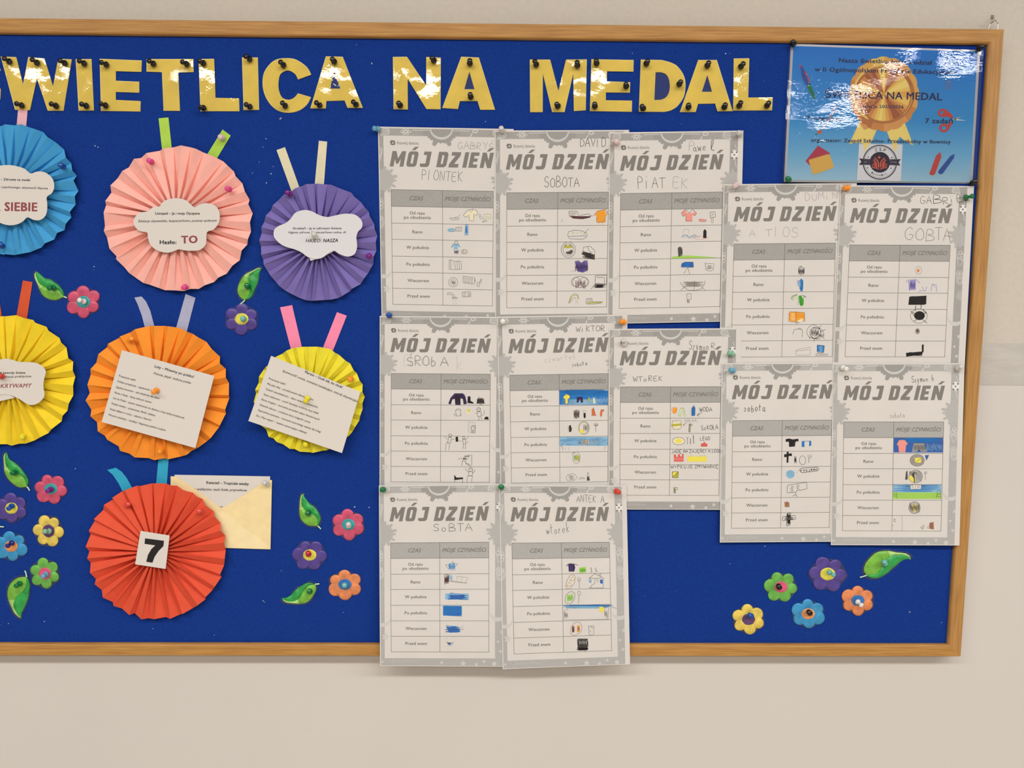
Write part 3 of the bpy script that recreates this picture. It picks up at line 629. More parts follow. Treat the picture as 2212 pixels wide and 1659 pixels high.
def leaf(cr, tip, sideA, sideB, base, stem, bend, label):
    """sideA (light) and sideB (dark) run from the tip to the base"""
    tip, base = crop(cr, tip), crop(cr, base)
    A = resample(smooth_open([tip]+[crop(cr, p) for p in sideA]+[base], 4), 16); B = resample(smooth_open([tip]+[crop(cr, p) for p in sideB]+[base], 4), 16)
    mid = []
    for i in range(16):
        t = i/15; w = .5+bend*math.sin(2*PI*t)*.55; mid.append((A[i][0]*w+B[i][0]*(1-w), A[i][1]*w+B[i][1]*(1-w)))
    r = thing('leaf', P(*base, HF), label, 'leaf', 'plasticine leaves on the felt')
    ctr = (sum(p[0] for p in A+B)/32, sum(p[1] for p in A+B)/32)
    ol = [(ctr[0]+(p[0]-ctr[0])*1.06+(1.6 if p[0] > ctr[0] else -1.6), ctr[1]+(p[1]-ctr[1])*1.06+(1.6 if p[1] > ctr[1] else -1.6)) for p in A+B[::-1][1:-1]]
    slab('film', [ol], HF+.0007, .0004, FILM, r, single=True)
    for nm, S2, m, ph in (('leaf_half', A, [lg[0], lg[1], lg[3]], 0), ('leaf_half', B, [lg[2], lg[2], lg[3]], 2)):
        vs, fs, fm = [], [], []
        for i in range(16):
            t = i/15
            for q, hq in ((0, .08), (.3, 1.0), (.62, .85), (.86, .5), (1, .05)):
                p = (mid[i][0]+(S2[i][0]-mid[i][0])*q, mid[i][1]+(S2[i][1]-mid[i][1])*q)
                hh = .0009+.0034*hq*math.sin(PI*min(1, t*1.02))**.6*(1+.6*math.sin(i*1.75+ph+q*2.2))
                vs.append(P(p[0], p[1], HF+hh))
        for i in range(15):
            for q in range(4):
                fs.append((i*5+q, i*5+q+1, i*5+q+6, i*5+q+5)); fm.append(1 if i < 6 else 0)
        fm = [min(v, len(m)-1) for v in fm]
        mesh_obj(nm, vs, fs, m, r, fm, smooth=True, label='light green half' if ph == 0 else 'darker green half')
    q = [P(*base, HF+.003), P(*crop(cr, ((stem[0]+(base[0]-cr[0])*cr[2])/2+3, (stem[1]+(base[1]-cr[1])*cr[2])/2)), HF+.0025), P(*crop(cr, stem), HF+.0018)]
    tube('stem', smooth3(q), .0011, plast('leaf_rim', (196, 226, 190)), r)
K8 = (1500, 1150, 3.107)
leaf(K4, (283, 95), [(265, 130), (300, 215), (325, 270), (370, 305), (430, 318)], [(320, 120), (350, 150), (385, 155), (420, 175), (470, 215), (497, 262)], (498, 292), (520, 302), .5, 'green leaf pointing up left beside the pink flower, under the salmon rosette')
leaf(K3, (572, 1240), [(540, 1240), (498, 1262), (450, 1285), (415, 1330), (392, 1390), (395, 1430), (415, 1465)], [(552, 1285), (545, 1340), (525, 1390), (512, 1430), (482, 1468)], (445, 1480), (412, 1510), .5, 'green leaf standing between the salmon and purple rosettes, above the purple flower')
leaf(K6, (52, 60), [(28, 80), (28, 130), (35, 210), (60, 260), (100, 300), (150, 328)], [(62, 90), (80, 120), (120, 145), (160, 185), (200, 235), (218, 288)], (205, 322), (225, 352), .5, 'green leaf at the left edge above the flowers, below the golden rosette')
leaf(K6, (160, 1325), [(120, 1300), (85, 1240), (58, 1160), (65, 1090), (100, 1040), (150, 1012)], [(165, 1285), (190, 1235), (217, 1160), (228, 1090), (222, 1042)], (203, 1012), (190, 962), .5, 'green leaf hanging below the green flower, lower left')
leaf(K7, (1170, 318), [(1143, 332), (1132, 400), (1132, 480), (1150, 530), (1200, 570)], [(1168, 345), (1187, 362), (1207, 395), (1245, 420), (1285, 470), (1300, 520)], (1278, 577), (1300, 600), .5, 'green leaf pointing up, right of the cream envelope')
leaf(K7, (993, 1150), [(1010, 1180), (1060, 1192), (1150, 1195), (1205, 1173), (1240, 1130), (1264, 1080)], [(1030, 1145), (1065, 1125), (1100, 1085), (1150, 1050), (1205, 1026)], (1256, 1040), (1290, 1036), .5, 'green leaf lying pointed left beside the orange flower')
leaf(K8, (1453, 185), [(1440, 150), (1400, 138), (1350, 133), (1290, 122), (1220, 135), (1180, 170), (1145, 215), (1138, 262)], [(1425, 178), (1380, 200), (1330, 240), (1270, 290), (1220, 308), (1175, 303)], (1155, 288), (1110, 302), .5, 'large green leaf at the far right of the lower right flower group')
leaf(K6, (-160, 640), [(-130, 660), (-80, 665), (-30, 645)], [(-130, 610), (-80, 600), (-30, 610)], (-8, 627), (30, 629), .5, 'green leaf whose pale stem tip pokes in at the left photo edge')

# ---------------------------------------------------------------- pins on the left half
def PP(color, cr, b, h=None, surf=HF, label='', out=.003): pin(color, crop(cr, b), crop(cr, h) if h else None, surf, f'{color} push pin {label}', None, out)
U = (0, 0, 1)
PP('blue', U, (136.6, 360.6), (131, 356.6), HF+.013, 'at the right side of the sky blue rosette')
PP('blue', U, (4.8, 531.7), (1, 527), HF+.013, 'at the bottom of the sky blue rosette')
PP('pink', U, (327.6, 350), (322, 347), HF+.013, 'at the upper left of the salmon rosette')
PP('pink', U, (496, 409.5), (491, 407.5), HF+.013, 'at the right of the salmon rosette')
PP('pink', U, (400.5, 620), (397, 621), HF+.011, 'at the bottom of the salmon rosette')
PP('pale pink', U, (479.6, 297.5), (476, 296), HF+.002, 'on the right lime green ribbon')
PP('purple', U, (627, 419), (620.5, 416), HF+.011, 'at the upper left of the purple rosette')
PP('purple', U, (798, 552.8), (795, 553), HF+.013, 'at the right of the purple rosette')
PP('clear', U, (680, 510), (678, 505), HF+.0217, 'in the middle of the purple rosette\'s card', .002)
PP('orange', U, (282, 734), (285, 731), HF+.011, 'at the upper left of the orange rosette')
PP('orange', U, (348, 972), (345, 976), HF+.011, 'at the bottom of the orange rosette')
PP('orange', U, (338, 843), (332, 847), HF+.0238, 'in the middle of the orange rosette\'s card', .002)
PP('yellow', U, (50, 942), (48, 945), HF+.011, 'at the bottom of the golden rosette')
PP('red', U, (4, 813), (-2, 812), HF+.0217, 'on the card of the golden rosette', .002)
PP('orange', U, (758.5, 817.7), (756, 820), HF+.012, 'at the upper right of the lemon yellow rosette')
PP('yellow', U, (664, 860), (660, 867), HF+.0238, 'in the middle of the lemon rosette\'s card', .002)
PP('yellow', U, (661, 957), (659.6, 961), HF+.011, 'at the bottom of the lemon rosette')
PP('coral', U, (274.8, 1091), (278, 1088), HF+.012, 'at the upper left of the orange-red rosette')
PP('coral', U, (433, 1105.3), (430, 1104), HF+.012, 'at the upper right of the orange-red rosette')
PP('clear', U, (577, 1045.5), (571, 1042.5), HF+.003, 'at the top right corner of the cream envelope')
PP('white', K4, (655, 330), (620, 318), HF+.004, 'on the pink flower under the salmon rosette')
PP('aqua', K5, (522, 287), (515, 282), HF+.004, 'on the purple flower between two rosettes')
PP('purple', K6, (388, 342), (365, 355), HF+.004, 'on the pink flower left of the orange-red rosette')
PP('blue', K6, (92, 468), (68, 488), HF+.004, 'on the purple flower at the left photo edge')
PP('pale green', K6, (377, 662), (342, 663), HF+.004, 'on the yellow flower at the left')
PP('navy', K6, (92, 750), (60, 773), HF+.004, 'on the blue flower at the left photo edge')
PP('light blue', K6, (352, 990), (330, 1005), HF+.004, 'on the green flower at the left')
PP('clear', K7, (1523, 575), (1520, 558), HF+.004, 'on the pink flower beside the planner sheets')
PP('crimson', K7, (1205, 802), (1197, 788), HF+.004, 'on the purple flower right of the orange-red rosette')
PP('aqua', K7, (1492, 1050), (1488, 1046), HF+.004, 'on the orange flower beside the planner sheets')
PP('black', K8, (570, 370), (563, 355), HF+.004, 'on the green flower of the lower right group')
PP('aqua', K8, (905, 268), (935, 285), HF+.004, 'on the purple flower of the lower right group')
PP('white', K8, (1095, 465), (1120, 488), HF+.004, 'on the orange flower of the lower right group')
PP('blue', K8, (383, 562), (366, 553), HF+.004, 'on the yellow flower of the lower right group')
PP('black', K8, (775, 543), (765, 530), HF+.004, 'on the blue flower of the lower right group')
PP('aqua', K8, (1280, 210), (1268, 190), HF+.003, 'on the large leaf of the lower right group')
PP('green', K4, (415, 222), (385, 225), HF+.003, 'on the leaf under the salmon rosette')
PP('green', K3, (468, 1378), (460, 1370), HF+.003, 'on the leaf between the salmon and purple rosettes')
PP('green', K6, (112, 215), (95, 218), HF+.003, 'on the leaf below the golden rosette')
PP('green', K6, (152, 1060), (125, 1078), HF+.003, 'on the leaf below the green flower')
PP('green', K7, (1203, 475), (1195, 472), HF+.003, 'on the leaf right of the cream envelope')
PP('green', K7, (1213, 1097), (1210, 1093), HF+.003, 'on the leaf beside the orange flower')

# ---------------------------------------------------------------- printed planner sheets
def sstep(a, b, x):
    t = min(1, max(0, (x-a)/(b-a))); return t*t*(3-2*t)
Z1150 = P(1080, 1130, HF).z; Z1390 = P(1080, 1385, HF).z; XC0 = P(1875, 1000, HF).x; XC1 = P(2068, 1000, HF).x; ZC = P(2000, 800, HF).z; ZD = P(2000, 950, HF).z
def sheet_h(u, v, lv):
    q = P(u, v, HF); x, z = q.x, q.z
    h = HF+.0022+lv*.00055+.0004*math.sin(x*26+z*9)+.0004*math.sin(z*31-x*12+1)
    h += .0100*sstep(Z1150, Z1390, z)
    h += .0062*sstep(XC0, XC1, x)*sstep(ZC, ZD, z)
    return h
def homog(src, dst):
    A, b = [], []
    for (x, y), (u, v) in zip(src, dst):
        A += [[x, y, 1, 0, 0, 0, -u*x, -u*y], [0, 0, 0, x, y, 1, -v*x, -v*y]]; b += [u, v]
    h = np.linalg.lstsq(np.array(A, float), np.array(b, float), rcond=None)[0]
    return lambda x, y: ((h[0]*x+h[1]*y+h[2])/(h[6]*x+h[7]*y+1), (h[3]*x+h[4]*y+h[5])/(h[6]*x+h[7]*y+1))
TQ = [(168, 535), (965, 535), (965, 1426), (168, 1426)]
PG = (75, 68, 1117, 1545)
ROWY = [535, 662, 790, 915, 1045, 1172, 1298, 1426]
def blob(cx, cy, R, drips, clampf, n=120):
    out = []
    for k in range(n):
        a = 2*PI*k/n; r = R
        for da, dl, dw in drips:
            d = abs((a-da+PI) % (2*PI)-PI)
            if d < dw: r = max(r, R+dl*(1-(d/dw)**4)**.5)
        p = clampf(cx+r*math.cos(a), cy+r*math.sin(a))
        if not out or math.dist(p, out[-1]) > .5: out.append(p)
    return out
def star(cx, cy, r, a0=0, k=.45, n=5): return [(cx+(r if i % 2 == 0 else r*k)*math.cos(a0+PI*i/n-PI/2), cy+(r if i % 2 == 0 else r*k)*math.sin(a0+PI*i/n-PI/2)) for i in range(2*n)]
def template():
    D = math.radians; out = {}
    k = out['splash_print'] = Ink()
    # splashes
    k.poly('z', blob(562, 52, 128, [(D(22), 26, .15), (D(40), 12, .07), (D(52), 10, .05), (D(66), 34, .13), (D(78), 14, .05), (D(93), 10, .05), (D(112), 34, .13), (D(128), 10, .05), (D(138), 12, .06), (D(155), 28, .15)], lambda x, y: (x, max(y, 80))), 1)
    arc = [(562+90*math.cos(D(a)), 72+84*math.sin(D(a))) for a in range(4, 178, 8)]+[(562+80*math.cos(D(a)), 72+66*math.sin(D(a))) for a in range(176, 2, -8)]
    k.poly('Q', arc, 2)
    dr = [(D(a), l, w) for a, l, w in ((-78, 26, .15), (-60, 14, .08), (-45, 34, .12), (-28, 12, .06), (-15, 40, .13), (2, 30, .1), (14, 12, .05), (28, 34, .12), (45, 14, .06), (60, 30, .14), (80, 18, .1))]
    k = out['splash_print 2'] = Ink()
    k.poly('q', blob(104, 462, 78, dr, lambda x, y: (max(x, 83), y)), 1)
    k = out['splash_print 3'] = Ink()
    k.poly('q', blob(1058, 462, 78, [(PI-a, l, w) for a, l, w in dr], lambda x, y: (min(x, 1076), y)), 1)
    k = out['doodle_print'] = Ink()
    k.poly('q', blob(1072, 935, 34, [(D(a), 12, .12) for a in range(90, 271, 30)], lambda x, y: (min(x, 1076), y)), 1)
    k.poly('q', blob(84, 950, 22, [(D(a), 10, .14) for a in range(-60, 61, 30)], lambda x, y: (max(x, 83), y)), 1)
    # moons and stars
    def moon(cx, cy, s):
        o = [(cx+s*62*math.cos(D(a)), cy+62*math.sin(D(a))) for a in range(10, 171, 10)]
        i = [(cx+s*64*math.cos(D(a)), cy-22+52*math.sin(D(a))) for a in range(170, 5, -10)]
        return o+i
    k = out['moon_print'] = Ink(); k.poly('Q', [(min(x, 1076), y) for x, y in moon(1038, 1115, 1)], 1.5)
    k = out['moon_print 2'] = Ink(); k.poly('Q', [(max(x, 83), y) for x, y in moon(100, 1160, 1)], 1.5)
    k = out['doodle_print']
    for cx, cy, r, a in ((122, 1302, 36, .2), (1072, 1262, 22, .1), (1060, 1420, 18, .5), (926, 1503, 18, .2), (756, 1520, 28, 0), (96, 1508, 14, .3)):
        k.poly('Q', [(min(max(x, 83), 1076), min(y, 1539)) for x, y in star(cx, cy, r, a)], 1.5)
    for cx, cy, r in ((582, 1514, 12), (863, 1528, 12), (1008, 1522, 17), (1038, 1342, 10)): k.poly('Q', k.ell(cx, cy, r, r, 12), 1.5)
    # white outline doodles
    done = False
    W = lambda pts, c=False: out['doodle_print' if 'ball_print' not in out or done else 'ball_print'].line('e', 3, [(min(max(x, 82), 1077), y) for x, y in pts], 2, closed=c)
    for a in (0, 60, 120):
        q = []
        for i in range(16):
            t = 2*PI*i/16; x, y = 40*math.cos(t), 13*math.sin(t); q.append((287+x*math.cos(D(a))-y*math.sin(D(a)), 102+(x*math.sin(D(a))+y*math.cos(D(a)))*.62))
        W(q, True)
    for s, o in ((1, 90), (-1, 1030)):
        for i in range(4): W([(o+s*(4+i*3), 132-i*13), (o+s*(30), 118-i*12), (o+s*(72), 112-i*9)])
        W([(o+s*2, 138), (o+s*20, 126), (o+s*66, 122), (o+s*76, 98), (o+s*58, 86)])
    W([(780, 132), (792, 112), (806, 98), (800, 86), (812, 80)]); W([(806, 98), (826, 104), (846, 92), (840, 80)]); W([(786, 130), (798, 115)]); W(k.ell(822, 88, 16, 9, 10), True)
    W([(1052, 175), (1060, 190), (1066, 205)]); W([(340, 90), (470, 88)]) ; W([(655, 88), (780, 90)])
    k = out['ball_print'] = Ink()
    b = k.ell(1052, 250, 27, 36, 16); W(b, True); k.poly('e', k.ell(1052, 250, 25, 33, 14), 1.5)
    for cx, cy in ((1050, 252), (1034, 232), (1068, 232), (1036, 276), (1066, 276)): k.poly('d', k.ell(cx, cy, 8, 8, 5), 2.2)
    k = out['doodle_print']; done = True
    W([(1050, 285), (1060, 300), (1062, 330), (1070, 345)])
    for cx, cy in ((1036, 620), (1062, 612), (1050, 596), (1070, 640)): W(k.ell(cx, cy, 14, 15, 12), True)
    W([(1026, 634), (1040, 700), (1062, 690), (1070, 645), (1030, 640)])
    for cx, cy in ((1050, 762), (1056, 818)): W(k.ell(cx, cy, 26, 26, 14), True); W(k.ell(cx, cy, 14, 14, 10), True)
    W([(1028, 775), (1032, 805)]); W([(1074, 780), (1076, 802)]); W(k.ell(1050, 762, 6, 6, 6), True)
    for cx, cy, r in ((86, 618, 16), (92, 640, 14), (88, 668, 14)): W(k.ell(cx, cy, r, r, 12), True)
    W(k.ell(86, 788, 22, 40, 14), True); W(k.ell(86, 790, 12, 24, 12), True); W(k.ell(88, 750, 14, 12, 10), True)
    W([(84, 225), (100, 222), (106, 240), (98, 270), (90, 320)]); W([(84, 235), (96, 236), (94, 262), (84, 300)])
    # masthead
    k = out['logo_print'] = Ink()
    k.poly('x', [(168, 172), (180, 164), (188, 170), (200, 165), (202, 176), (210, 184), (203, 192), (204, 202), (192, 200), (184, 205), (178, 199), (168, 200), (172, 188), (164, 182)], 1.5)
    k.poly('Q', star(188, 186, 10, .2, .5, 4), 2.2); k.line('t', 2, k.ell(188, 185, 15, 14, 10), 2, closed=True)
    k.text('x', 'Rozwój dziecka', (222, 196), (388, 196), 23, 0)
    k = out['title_print'] = Ink()
    rr = lambda x0, y0, x1, y1, c: [(x0+c, y0), (x1-c, y0), (x1-c*.3, y0+c*.3), (x1, y0+c), (x1, y1-c), (x1-c*.3, y1-c*.3), (x1-c, y1), (x0+c, y1), (x0+c*.3, y1-c*.3), (x0, y1-c), (x0, y0+c), (x0+c*.3, y0+c*.3)]
    acute = [(.24, 1.08), (.44, 1.30), (.68, 1.30), (.46, 1.08)]
    TT = [(160, [[(0, 0), (0, 1), (.27, 1), (.46, .52), (.65, 1), (.92, 1), (.92, 0), (.66, 0), (.66, .50), (.52, .18), (.40, .18), (.26, .50), (.26, 0)]]), (286, [rr(0, 0, .68, 1, .16), rr(.26, .2, .42, .8, .06)]), (286, [[(x-.06, y) for x, y in acute]]),
        (390, [[(.36, 1), (.63, 1), (.63, .16), (.58, .04), (.47, 0), (.1, 0), (0, .1), (0, .22), (.34, .22), (.36, .26), (.36, .78), (.14, .78), (.14, 1)]]),
        (520, [[(0, 0), (0, 1), (.5, 1), (.6, .95), (.66, .84), (.66, .16), (.6, .05), (.5, 0)], [(.26, .21), (.37, .21), (.40, .25), (.40, .75), (.37, .79), (.26, .79)]]),
        (615, [[(0, 0), (0, .23), (.33, .77), (.05, .77), (.05, 1), (.66, 1), (.66, .77), (.33, .23), (.64, .23), (.64, 0)]]), (722, [[(0, 0), (0, 1), (.27, 1), (.27, 0)]]),
        (768, [[(0, 0), (0, 1), (.57, 1), (.57, .78), (.27, .78), (.27, .61), (.52, .61), (.52, .4), (.27, .4), (.27, .22), (.57, .22), (.57, 0)]]),
        (857, [[(0, 0), (0, 1), (.26, 1), (.49, .5), (.49, 1), (.75, 1), (.75, 0), (.5, 0), (.26, .48), (.26, 0)]]), (857, [acute])]
    for x0, loops in TT:
        L = [[(x0+(x+.21*y)*115, 361-y*115) for x, y in l] for l in loops]
        k.poly('T', L[0], 2, [l[::-1] for l in L[1:]])
    k = out['table_print'] = Ink()
    for y in ROWY: k.line('d', 3.2, [(166, y), (967, y)], 2)
    for x in (168, 568, 965): k.line('d', 3.2, [(x, 535), (x, 1426)], 2)
    k.text('x', 'CZAS', (312, 613), (418, 613), 31, .018, .28); k.text('x', 'MOJE', (588, 612), (700, 612), 31, .018, .28); k.text('x', 'CZYNNOŚCI', (712, 612), (945, 612), 31, .018, .28)
    for t, x0, x1, y in (('Od razu', 311, 428, 722), ('po obudzeniu', 265, 475, 755), ('Rano', 330, 410, 866), ('W południe', 282, 460, 987), ('Po południu', 280, 463, 1118), ('Wieczorem', 287, 458, 1246), ('Przed snem', 285, 462, 1369)):
        k.text('d', t, (x0, y), (x1, y), 24, .020)
    k = out['footer_print'] = Ink()
    for y, x1 in ((1494, 330), (1502, 385), (1510, 384)):
        x = 170
        while x < x1: k.line('Q', 2.2, [(x, y), (min(x+14, x1), y)], 2); x += 19
    return out
TPL = template()
GB = [mat('printed_grey_border', (168, 164, 160), .8, .2, noise=(500, .03, 0)), mat('printed_grey_border_light', (180, 177, 174), .8, .2, noise=(500, .03, 0))]
HD = [mat('printed_table_head', (167, 164, 160), .8, .2, noise=(500, .03, 0)), mat('printed_table_head_light', (176, 173, 170), .8, .2, noise=(500, .03, 0))]
PAPER = mat('copy_paper', (219, 213, 207), .8, .2, noise=(14, .012, 0))
def cuts(vals, step):
    out = [vals[0]]
    for a, b in zip(vals, vals[1:]):
        n = max(1, int((b-a)/step+.99)); out += [a+(b-a)*i/n for i in range(1, n+1)]
    return out
XS = cuts([75, 82, 115, 168, 965, 1015, 1077, 1117], 42); YS = cuts([68, 78, 132, 535, 662, 1426, 1478, 1540, 1545], 42)
def worksheet(cr, quad, lv, label, drawings, name_day, light=0, margin=(0, 0, 0, 0)):
    """quad: the table's corners in the crop; margin: widening of the page left, top, right, bottom in template units"""
    Hm = homog(TQ, quad)
    def mp(x, y, l):
        u, v = crop(cr, (x, y)); return P(u, v, sheet_h(u, v, lv)+l)
    def tp(x, y, l): return mp(*Hm(x, y), l)
    r = thing('planner_sheet', mp(*Hm(560, 68), 0), label, 'worksheet', 'printed day planner sheets')
    ex = lambda x: x-margin[0] if x <= 76 else (x+margin[2] if x >= 1116 else x)
    ey = lambda y: y-margin[1] if y <= 69 else (y+margin[3] if y >= 1544 else y)
    nx, ny = len(XS), len(YS)
    vs = [tp(ex(x), ey(y), 0) for y in YS for x in XS]; n = len(vs)
    vs += [v+Vector((0, .00018, 0)) for v in vs]
    fs, fm = [], []
    for j in range(ny-1):
        for i in range(nx-1):
            xm, ym = (XS[i]+XS[i+1])/2, (YS[j]+YS[j+1])/2; a = j*nx+i
            m = 0
            if 82 < xm < 1077 and 78 < ym < 1540 and not (115 < xm < 1015 and 132 < ym < 1478): m = 1
            if 168 < xm < 965 and 535 < ym < 662: m = 2
            fs.append((a, a+nx, a+nx+1, a+1)); fm.append(m)
            fs.append((n+a, n+a+1, n+a+nx+1, n+a+nx)); fm.append(0)
    ring = [i for i in range(nx)]+[j*nx+nx-1 for j in range(1, ny)]+[(ny-1)*nx+i for i in range(nx-2, -1, -1)]+[j*nx for j in range(ny-2, 0, -1)]
    for a, b in zip(ring, ring[1:]+ring[:1]): fs.append((a, b, n+b, n+a)); fm.append(0)
    mesh_obj('paper', vs, fs, [PAPER, GB[light], HD[light]], r, fm)
    for nm, k in TPL.items():
        o = k.build(nm.split()[0], tp, r, 6e-5)
        if nm in ('doodle_print', 'footer_print'): o['kind'] = 'stuff'
    items = name_day.split(';'); hi = lambda it: float(it.split()[4].split(',')[1]) < 300
    for nm, sel in (('name_writing', [it for it in items if hi(it)]), ('weekday_writing', [it for it in items if not hi(it)])):
        if sel: hw = Ink(); hw.draw(';'.join(sel)); hw.build(nm, mp, r, 6e-5)
    for lb, spec in drawings:
        k = Ink(); k.draw(spec); k.build('drawing', mp, r, 6e-5, label=lb)
    return r
def q4(s): return [tuple(float(v) for v in p.split(',')) for p in s.split()]
random.seed(21)
A1 = (800, 250, 3.687); A2_ = (1060, 250, 3.687); A3_ = (1310, 260, 3.687); A7 = (1550, 380, 3.95); A8 = (1790, 380, 3.95)
B4 = (800, 670, 4.147); B5 = (1060, 670, 4.148); B6 = (1300, 690, 3.858); B9 = (1540, 770, 3.95); B10 = (1780, 770, 3.95); B11 = (800, 1030, 3.77); B12 = (1060, 1030, 3.77)
worksheet(A1, q4('165,588 980,602 973,1515 180,1502'), 0, 'grey-bordered planner sheet at the top left of the sheets, with a cream shirt drawing', [
 ('boat, cream shirt and socks in pencil', 'l G 2.5 632,815 650,830 700,828 710,815 632,815;l G 2 665,812 695,808 715,790;f c 778,758 825,752 850,770 845,790 825,785 822,836 790,836 787,790 760,805 745,790;l G 2.5 825,743 775,752 740,792 757,810 785,790 790,835 822,838 825,780 845,795 858,775 835,743;l G 2 785,755 800,770 822,745;l G 2 865,785 875,822 895,820 895,808 880,805 878,785 865,785;l Y 3 908,785 958,782 957,820 940,822 938,802 925,802 923,822 908,820 908,785;l G 2.5 895,850 900,832 920,830 932,843 910,842 895,850'),
 ('blue toothbrush and tube', 'o B 645,911 28,12;e G 2 648,911 32,13;l G 2.5 680,890 728,885 727,918 680,920 680,890;l G 2 690,888 690,915;l G 2 703,888 701,918;l G 2 716,886 714,916;f B 758,868 778,865 778,950 752,950;f b 760,880 770,880 772,935 758,935;l G 2 758,868 778,865 778,950 752,950 758,868'),
 ('child in a blue top and a bun', 'f B 660,1020 700,1020 716,1045 706,1048 698,1035 696,1064 665,1064 664,1035 652,1052 645,1045;l G 2.5 660,1020 645,1050;l G 2.5 700,1020 714,1044;z m 3 668,1066 702,1104 7;e G 3 684,1012 13,14;e G 2.5 748,1083 24,17;z Y 3 732,1072 765,1094 6;l G 2 740,1068 742,1098'),
 ('open book in pencil', 'l G 2.5 628,1150 640,1148 668,1160 678,1228 640,1222 628,1222 628,1150;l G 2.5 640,1148 642,1222;l G 2.5 672,1160 722,1158 726,1222 680,1226;l G 2 690,1160 694,1224;l G 2 706,1158 710,1222'),
 ('plate and a box of food', 'e G 2.5 660,1326 37,37;e g 2.5 660,1326 22,24;z G 2 648,1310 672,1345 6;l n 2 668,1315 676,1330 668,1345;l G 2.5 738,1278 832,1290 828,1342 738,1330 738,1278;e M 2 755,1297 8,7;e M 2 780,1300 8,7;e M 2 806,1303 8,7;e G 2 756,1320 8,7;e G 2 782,1323 8,7;e n 2 806,1326 8,7;l G 2.5 830,1300 838,1308 832,1325;l G 2.5 850,1330 870,1328 868,1360 853,1362 850,1335;l G 2.5 870,1330 880,1300 886,1300 882,1335'),
 ('shower head and a small card', 'l G 2.5 608,1415 625,1408 645,1410 665,1425 676,1445;l G 2.5 608,1425 640,1422 656,1436 662,1446;l G 3 652,1448 692,1446 690,1456 654,1458 652,1448;l G 2 660,1470 662,1476;l G 2 680,1470 682,1476;l G 2 662,1490 664,1498;l G 2 684,1492 686,1500;l G 2.5 732,1405 798,1400 802,1440 735,1445 732,1405;l G 3 742,1415 760,1412;l G 3 770,1420 790,1412 792,1430;e G 2 750,1432 8,6;e G 2 782,1432 7,6')],
 't g 3 GABRYŚ 695,266 985,272 58;t G 3 PIONTEK 405,505 735,528 78')
worksheet(A2_, q4('128,613 938,608 922,1523 128,1530'), 1, 'planner sheet with an orange shirt and toothbrush drawing, second in the top row', [
 ('dark toothbrush and orange shirt', 'f M 628,795 700,800 800,800 790,812 730,824 660,818;l M 3 625,760 625,800 660,818 730,822 800,800 780,782 700,795 690,760 625,760;z M 2 630,765 685,795 7;l M 2.5 790,795 815,798;f o 848,762 912,748 910,846 845,846;l G 3 822,795 848,760 915,745 938,790;l G 3 848,775 842,848 910,848 918,765;l o 4 860,848 862,866;l o 4 890,848 892,870;l o 4 905,735 905,760;f o 848,765 830,790 838,800 850,785;f o 915,765 928,790 920,800 912,785;z o 3 846,765 910,844 12;l G 2 573,825 568,842'),
 ('bun with a fork', 'l G 3 612,955 620,925 660,912 720,915 765,935 770,955 612,962;l G 3 618,965 630,980 735,984 768,962;l G 2.5 740,945 780,900;l Y 3 650,945 670,928;l Y 3 690,925 690,942;l Y 3 710,935 725,925;l Y 3 745,925 752,945;l Y 3 645,935 660,925'),
 ('plate of food and a laptop', 'e G 3 618,1067 57,62;e G 2.5 618,1067 42,47;f Y 583,1048 600,1024 613,1045 632,1022 652,1050 610,1056;l G 2 583,1048 600,1024 613,1045 632,1022 652,1050;f G 596,1085 625,1080 640,1066 656,1078 640,1102 608,1102;l k 2.5 735,1080 740,1045 792,1040 830,1075 828,1110;f G 725,1100 735,1078 830,1108 828,1148 800,1142;s k 3 728,1092 828,1140 9;l k 2.5 770,1045 790,1085 812,1086;l k 3 722,1100 800,1140'),
 ('purple book', 'f p 672,1162 700,1157 722,1178 745,1157 772,1157 768,1235 735,1250 690,1240;z m 2.5 672,1165 775,1245 22;l m 3 672,1160 700,1153 722,1175 745,1155 775,1152;l p 2 640,1240 672,1232'),
 ('maroon oval and a television', 'e M 3 712,1325 70,45;e M 2.5 682,1325 30,38;e M 2.5 742,1325 30,38;z M 3.5 675,1300 755,1378 9;l k 3 835,1275 925,1270 922,1340 830,1335 835,1275;l k 2.5 845,1290 905,1288 905,1335;l k 3 800,1380 832,1340 925,1345;s k 3 805,1345 920,1370 8'),
 ('yellow tap and toothbrush', 'l Y 6 625,1492 640,1450 662,1430 690,1432 694,1460;l G 2.5 618,1495 640,1435 668,1416 696,1428 702,1460;l G 2.5 632,1492 650,1460 668,1448 680,1458;l g 2 680,1465 678,1500;l g 2 692,1465 694,1505;l Y 9 768,1490 800,1488 888,1485;l G 3 760,1498 763,1458 808,1455 808,1482 892,1482;l G 3 762,1498 830,1498 885,1490;l G 2.5 775,1460 774,1485;l G 2.5 787,1460 787,1485;l G 2.5 798,1458 799,1483')],
 't k 3.5 DAVID 710,247 920,250 66;t k 3.5 SOBOTA 425,568 705,567 82')
